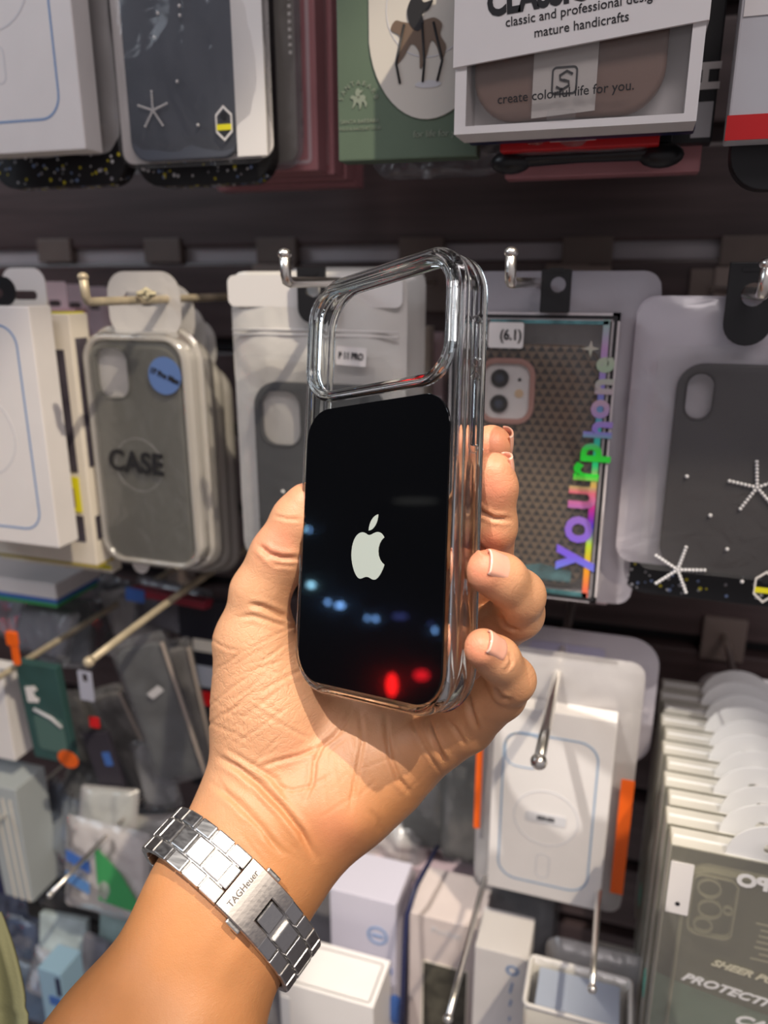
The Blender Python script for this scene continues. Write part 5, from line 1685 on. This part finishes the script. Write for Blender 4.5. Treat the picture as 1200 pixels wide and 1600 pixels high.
# leaning clear packs
lean = [(172, 1185, .455, .030, .125, (6, -12, 20), 'grey clear pack leaning left, nearest the red square'),
        (205, 1175, .425, .026, .120, (6, -14, 25), 'narrow grey clear pack leaning in the middle of the left jumble'),
        (252, 1120, .395, .036, .130, (8, -10, 30), 'long smoky clear pack leaning beside the navy pack'),
        (285, 1115, .440, .034, .128, (8, -6, 30), 'pale edged clear pack behind the long smoky one')]
for i, (u, v, Y, w, h, rt, lab) in enumerate(lean):
    o = filled_bag(lab, u, v, Y, w, h, rt, 'grey_film', mat('lean_inner', ((.15, .14, .13), (.22, .20, .18), (.17, .185, .19), (.26, .24, .22))[i], .35, var=.3, vscale=40), 130 + i, .008)
    mb = MB(); mb.box((w / 2 - .002, -.0008, 0), (.0022, .0012, h * .9)); mb.build('edge_seal', mat('seal_beige', (.42, .36, .32), .4), o)
    if i == 2:
        plate('gloss_label', [rrect(.010, .006, .001, .002, .022, rot=.5)], -.0016, .0003, M['grey_print'], o)
o = tilted('hang_tag', 'small lilac tag with dark slot under the ball of the curved hook', 'tag', 134, 1072, .375, 0, 0, (0, 0, 0))
plate('tag_card', [rrect(.011, .022, .001), rrect(.004, .006, .001, 0, .006)], 0, .0006, mat('pale_lilac', (.42, .43, .52), .5), o)
o = tilted('hang_tag', 'small bright red square tag among the leaning packs', 'tag', 147, 1129, .372, 0, 0, (0, 0, 0))
plate('tag_card', [rrect(.0078, .0078, .0008)], 0, .0008, M['red'], o)
o = tilted('dark_pack', 'narrow dark pack with blue and red bits leaning under the red tag', 'phone case pack', 165, 1200, .400, 0, 0, (5, -8, 10))
carton(o, .020, .060, .004, mat('plum_dark', (.04, .035, .05), .4)); plate('blue_bit', [rrect(.006, .012, .001, .004, .008)], -.0004, .0004, M['blue'], o); plate('red_bit', [rrect(.014, .004, .001, .001, -.026, rot=-.4)], -.0004, .0004, M['red'], o)
o, w, h = frame_at('navy_pack', 'black and navy pack with white labels and red square beside the hand', 'phone case pack', 276, 935, 372, 1240, .46)
carton(o, w, h, .01, mat('near_black', (.016, .016, .024), .4))
plate('paper_label', [rrect(w * .5, .010, .001, w * .02, h / 2 - .036)], -.0004, .0004, M['cream_card'], o)
plate('paper_label', [rrect(w * .5, .018, .001, w * .02, h / 2 - .062)], -.0004, .0004, mat('cold_white', (.50, .52, .58), .4), o)
plate('red_square', [rrect(w * .45, .012, .001, w * .02, h / 2 - .081)], -.0004, .0004, M['red'], o)
filled_bag('clear pack with blue corner and red top line above the navy pack', 262, 950, .475, .075, .040, (-15, 0, -8), 'grey_film', mat('grey_mauve', (.17, .15, .18), .4), 141)
o = tilted('flat_carton', 'thin blue cornered carton with red edge under the blister packs', 'box', 258, 935, .455, 0, 0, (-10, 0, -6))
carton(o, .070, .006, .012, mat('crimson', (.30, .03, .05), .4)); plate('blue_corner', [rrect(.018, .010, .001, -.028, -.002)], -.0006, .0006, M['blue'], o)
filled_bag('blue grey patterned bag under the teal pack', 95, 1285, .40, .060, .055, (-20, 0, -15), 'grey_film', mat('blue_grey', (.20, .26, .36), .4, var=.5, vscale=60), 150)
o = filled_bag('white bag with bright green triangle and blue stripes at lower left', 160, 1365, .365, .070, .070, (-10, 0, 0), 'milky_film', M['white_card'], 151)
plate('green_triangle', [[(-.006, .020), (.016, .004), (.030, -.014), (.026, -.022), (-.002, -.020)]], -.0012, .0004, M['green'], o)
plate('blue_stripe', [[(-.030, .012), (-.010, .006), (-.010, -.002), (-.030, .004)]], -.0012, .0004, M['blue'], o)
plate('blue_stripe', [[(-.030, -.004), (-.010, -.010), (-.010, -.018), (-.030, -.012)]], -.0012, .0004, mat('mid_blue', (.12, .28, .60), .4), o)
o = filled_bag('pale aqua bag corner above the green triangle', 165, 1265, .39, .045, .030, (-20, 0, 10), 'milky_film', mat('pale_aqua', (.45, .55, .52), .4), 152)
o = filled_bag('light blue bag with white bubbles at the bottom left corner', 70, 1530, .37, .036, .040, (-15, 10, 0), 'milky_film', mat('light_blue', (.22, .42, .68), .4, var=.4, vscale=70), 153)
filled_bag('second light blue bag right of the bottom left one', 120, 1490, .40, .030, .035, (-15, 0, 0), 'milky_film', mat('sky_blue2', (.30, .50, .66), .4, var=.3, vscale=70), 154)
o, w, h = frame_at('dark_box', 'black open box with clear lid above the light blue bags', 'box', 40, 1408, 175, 1470, .40)
carton(o, w, h, .03, mat('soft_black', (.02, .02, .018), .4)); bag(o, w * .9, .03, .012, M['grey_film'], 155, cz=h / 2)
for i, (u, v, Y, ww, hh, c, lab) in enumerate(((220, 1420, .42, .05, .05, (.16, .15, .16), 'dull grey bag under the watch bracelet'), (20, 1440, .43, .07, .05, (.10, .13, .22), 'dark blue bag at the left edge under the card stack'), (215, 1300, .46, .06, .06, (.30, .30, .30), 'grey bag left of the wrist'), (430, 1560, .48, .05, .06, (.35, .33, .34), 'grey bag between forearm and small white carton'),
                                        (95, 1380, .545, .10, .05, (.24, .27, .30), 'blue grey bag behind the green and white bag'), (60, 1560, .40, .09, .05, (.20, .30, .42), 'dark blue bag under the light blue bags'), (500, 1440, .50, .06, .08, (.34, .32, .34), 'grey bag behind the small white carton'))):
    filled_bag(lab, u, v, Y, ww, hh, (-20, 0, 0), 'grey_film', mat('bag_inner', c, .4, var=.3, vscale=50), 160 + i)
# more of the jumble, each its own pack
for i, (u, v, Y, ww, hh, rt, c, fk, lab) in enumerate((
        (20, 958, .46, .06, .045, (-18, 0, -6), (.42, .40, .42), 'grey_film', 'pale mauve clear bag at the left edge just under the cream carton'),
        (95, 990, .47, .055, .06, (-12, 0, 14), (.34, .33, .34), 'grey_film', 'grey clear bag between the two old hooks'),
        (165, 965, .50, .05, .07, (-10, 0, -14), (.22, .21, .21), 'grey_film', 'dull clear bag directly behind the curved hook'),
        (215, 985, .485, .045, .075, (4, -10, 18), (.28, .28, .30), 'milky_film', 'cloudy bag under the thin crimson carton'),
        (120, 1165, .44, .035, .10, (6, -8, 10), (.12, .11, .10), 'grey_film', 'dark smoky pack between the teal pack and the red tag'),
        (190, 1230, .47, .05, .08, (6, -8, 10), (.30, .28, .25), 'grey_film', 'beige grey pack low in the left jumble'),
        (240, 1215, .405, .030, .055, (-6, -12, 10), (.30, .30, .30), 'grey_film', 'small grey pack at the foot of the long smoky one'),
        (130, 1225, .41, .05, .03, (-30, 0, -10), (.06, .06, .06), 'grey_film', 'black bag under the orange round sticker'),
        (225, 1340, .40, .045, .06, (-20, 0, 20), (.22, .30, .30), 'milky_film', 'pale bag between the green triangle and the watch'),
        (35, 1300, .43, .05, .05, (-20, 0, 0), (.22, .30, .36), 'grey_film', 'bluish bag behind the card stack at left'),
        (130, 1330, .43, .07, .05, (-25, 0, -8), (.50, .54, .58), 'milky_film', 'whitish bag behind the blue striped one'),
        (330, 1010, .50, .05, .08, (0, 0, 0), (.30, .27, .29), 'grey_film', 'mauve pack behind the navy pack beside the thumb'),
        (250, 1410, .44, .05, .06, (-10, 0, 0), (.26, .25, .27), 'grey_film', 'grey pack hidden half behind the forearm'),
        (30, 1480, .42, .04, .05, (-10, 0, 0), (.16, .24, .40), 'grey_film', 'blue pack above the olive cloth'))):
    filled_bag(lab, u, v, Y, ww, hh, rt, fk, mat('jumble_inner', c, .4, var=.35, vscale=45), 200 + i, .009)
o, w, h = frame_at('flat_carton', 'light blue carton with dark blue print standing at the bottom left', 'box', 58, 1512, 112, 1640, .335)
carton(o, w, h, .022, mat('baby_blue', (.33, .52, .68), .4)); plate('blue_print', [rrect(w * .5, .008, .001, .002, h * .12)], -.0004, .0003, M['blue'], o)
plate('side_print', [rrect(.004, .016, .0005, w / 2 - .003, h / 2 - .012)], -.0004, .0003, M['navy'], o)
for i, (u0, v0, u1, v1, Y, c, lab) in enumerate(((60, 1428, 135, 1500, .385, (.50, .60, .62), 'whitish blue folded pack above the light blue carton'), (100, 1395, 178, 1450, .41, (.05, .045, .04), 'black glossy pack above the light blue carton'),
        (150, 1400, 215, 1480, .39, (.30, .42, .42), 'pale teal sheet below the green triangle'), (118, 1470, 170, 1560, .37, (.24, .24, .28), 'grey pack beside the light blue carton'))):
    o, w, h = frame_at('flat_carton', lab, 'box', u0, v0, u1, v1, Y, rot=(math.radians(-12), 0, math.radians(6 - 5 * i)))
    carton(o, w, h, .006, mat('pack_tone', c, .35, var=.3, vscale=50))
# olive cloth at the corner
c0 = CP(-12, 1560, .33)
o = empty('cloth', c0, 'olive green cloth at the bottom left corner of the photo', 'cloth')
mb = MB()


def clothf(i, j):
    u = -120 + i * 158 - 26 * (j - .55) ** 2 * 2 + (10 if j > .5 else 0) * j - 24 * max(0, .45 - j) * 2.0; v = 1425 + j * 300
    d = .33 + .012 * math.sin(i * 9 + j * 2) + .03 * (1 - i) ** 2 + .02 * max(0, i - .9) * 10 * .5
    return CP(u, v, d) - c0


mb.grid(clothf, 40, 30)
cl = mb.build('fabric', mat('olive_cloth', (.235, .24, .135), .85, bump=.25, bscale=900), o)
md = cl.modifiers.new('thick', 'SOLIDIFY'); md.thickness = .002
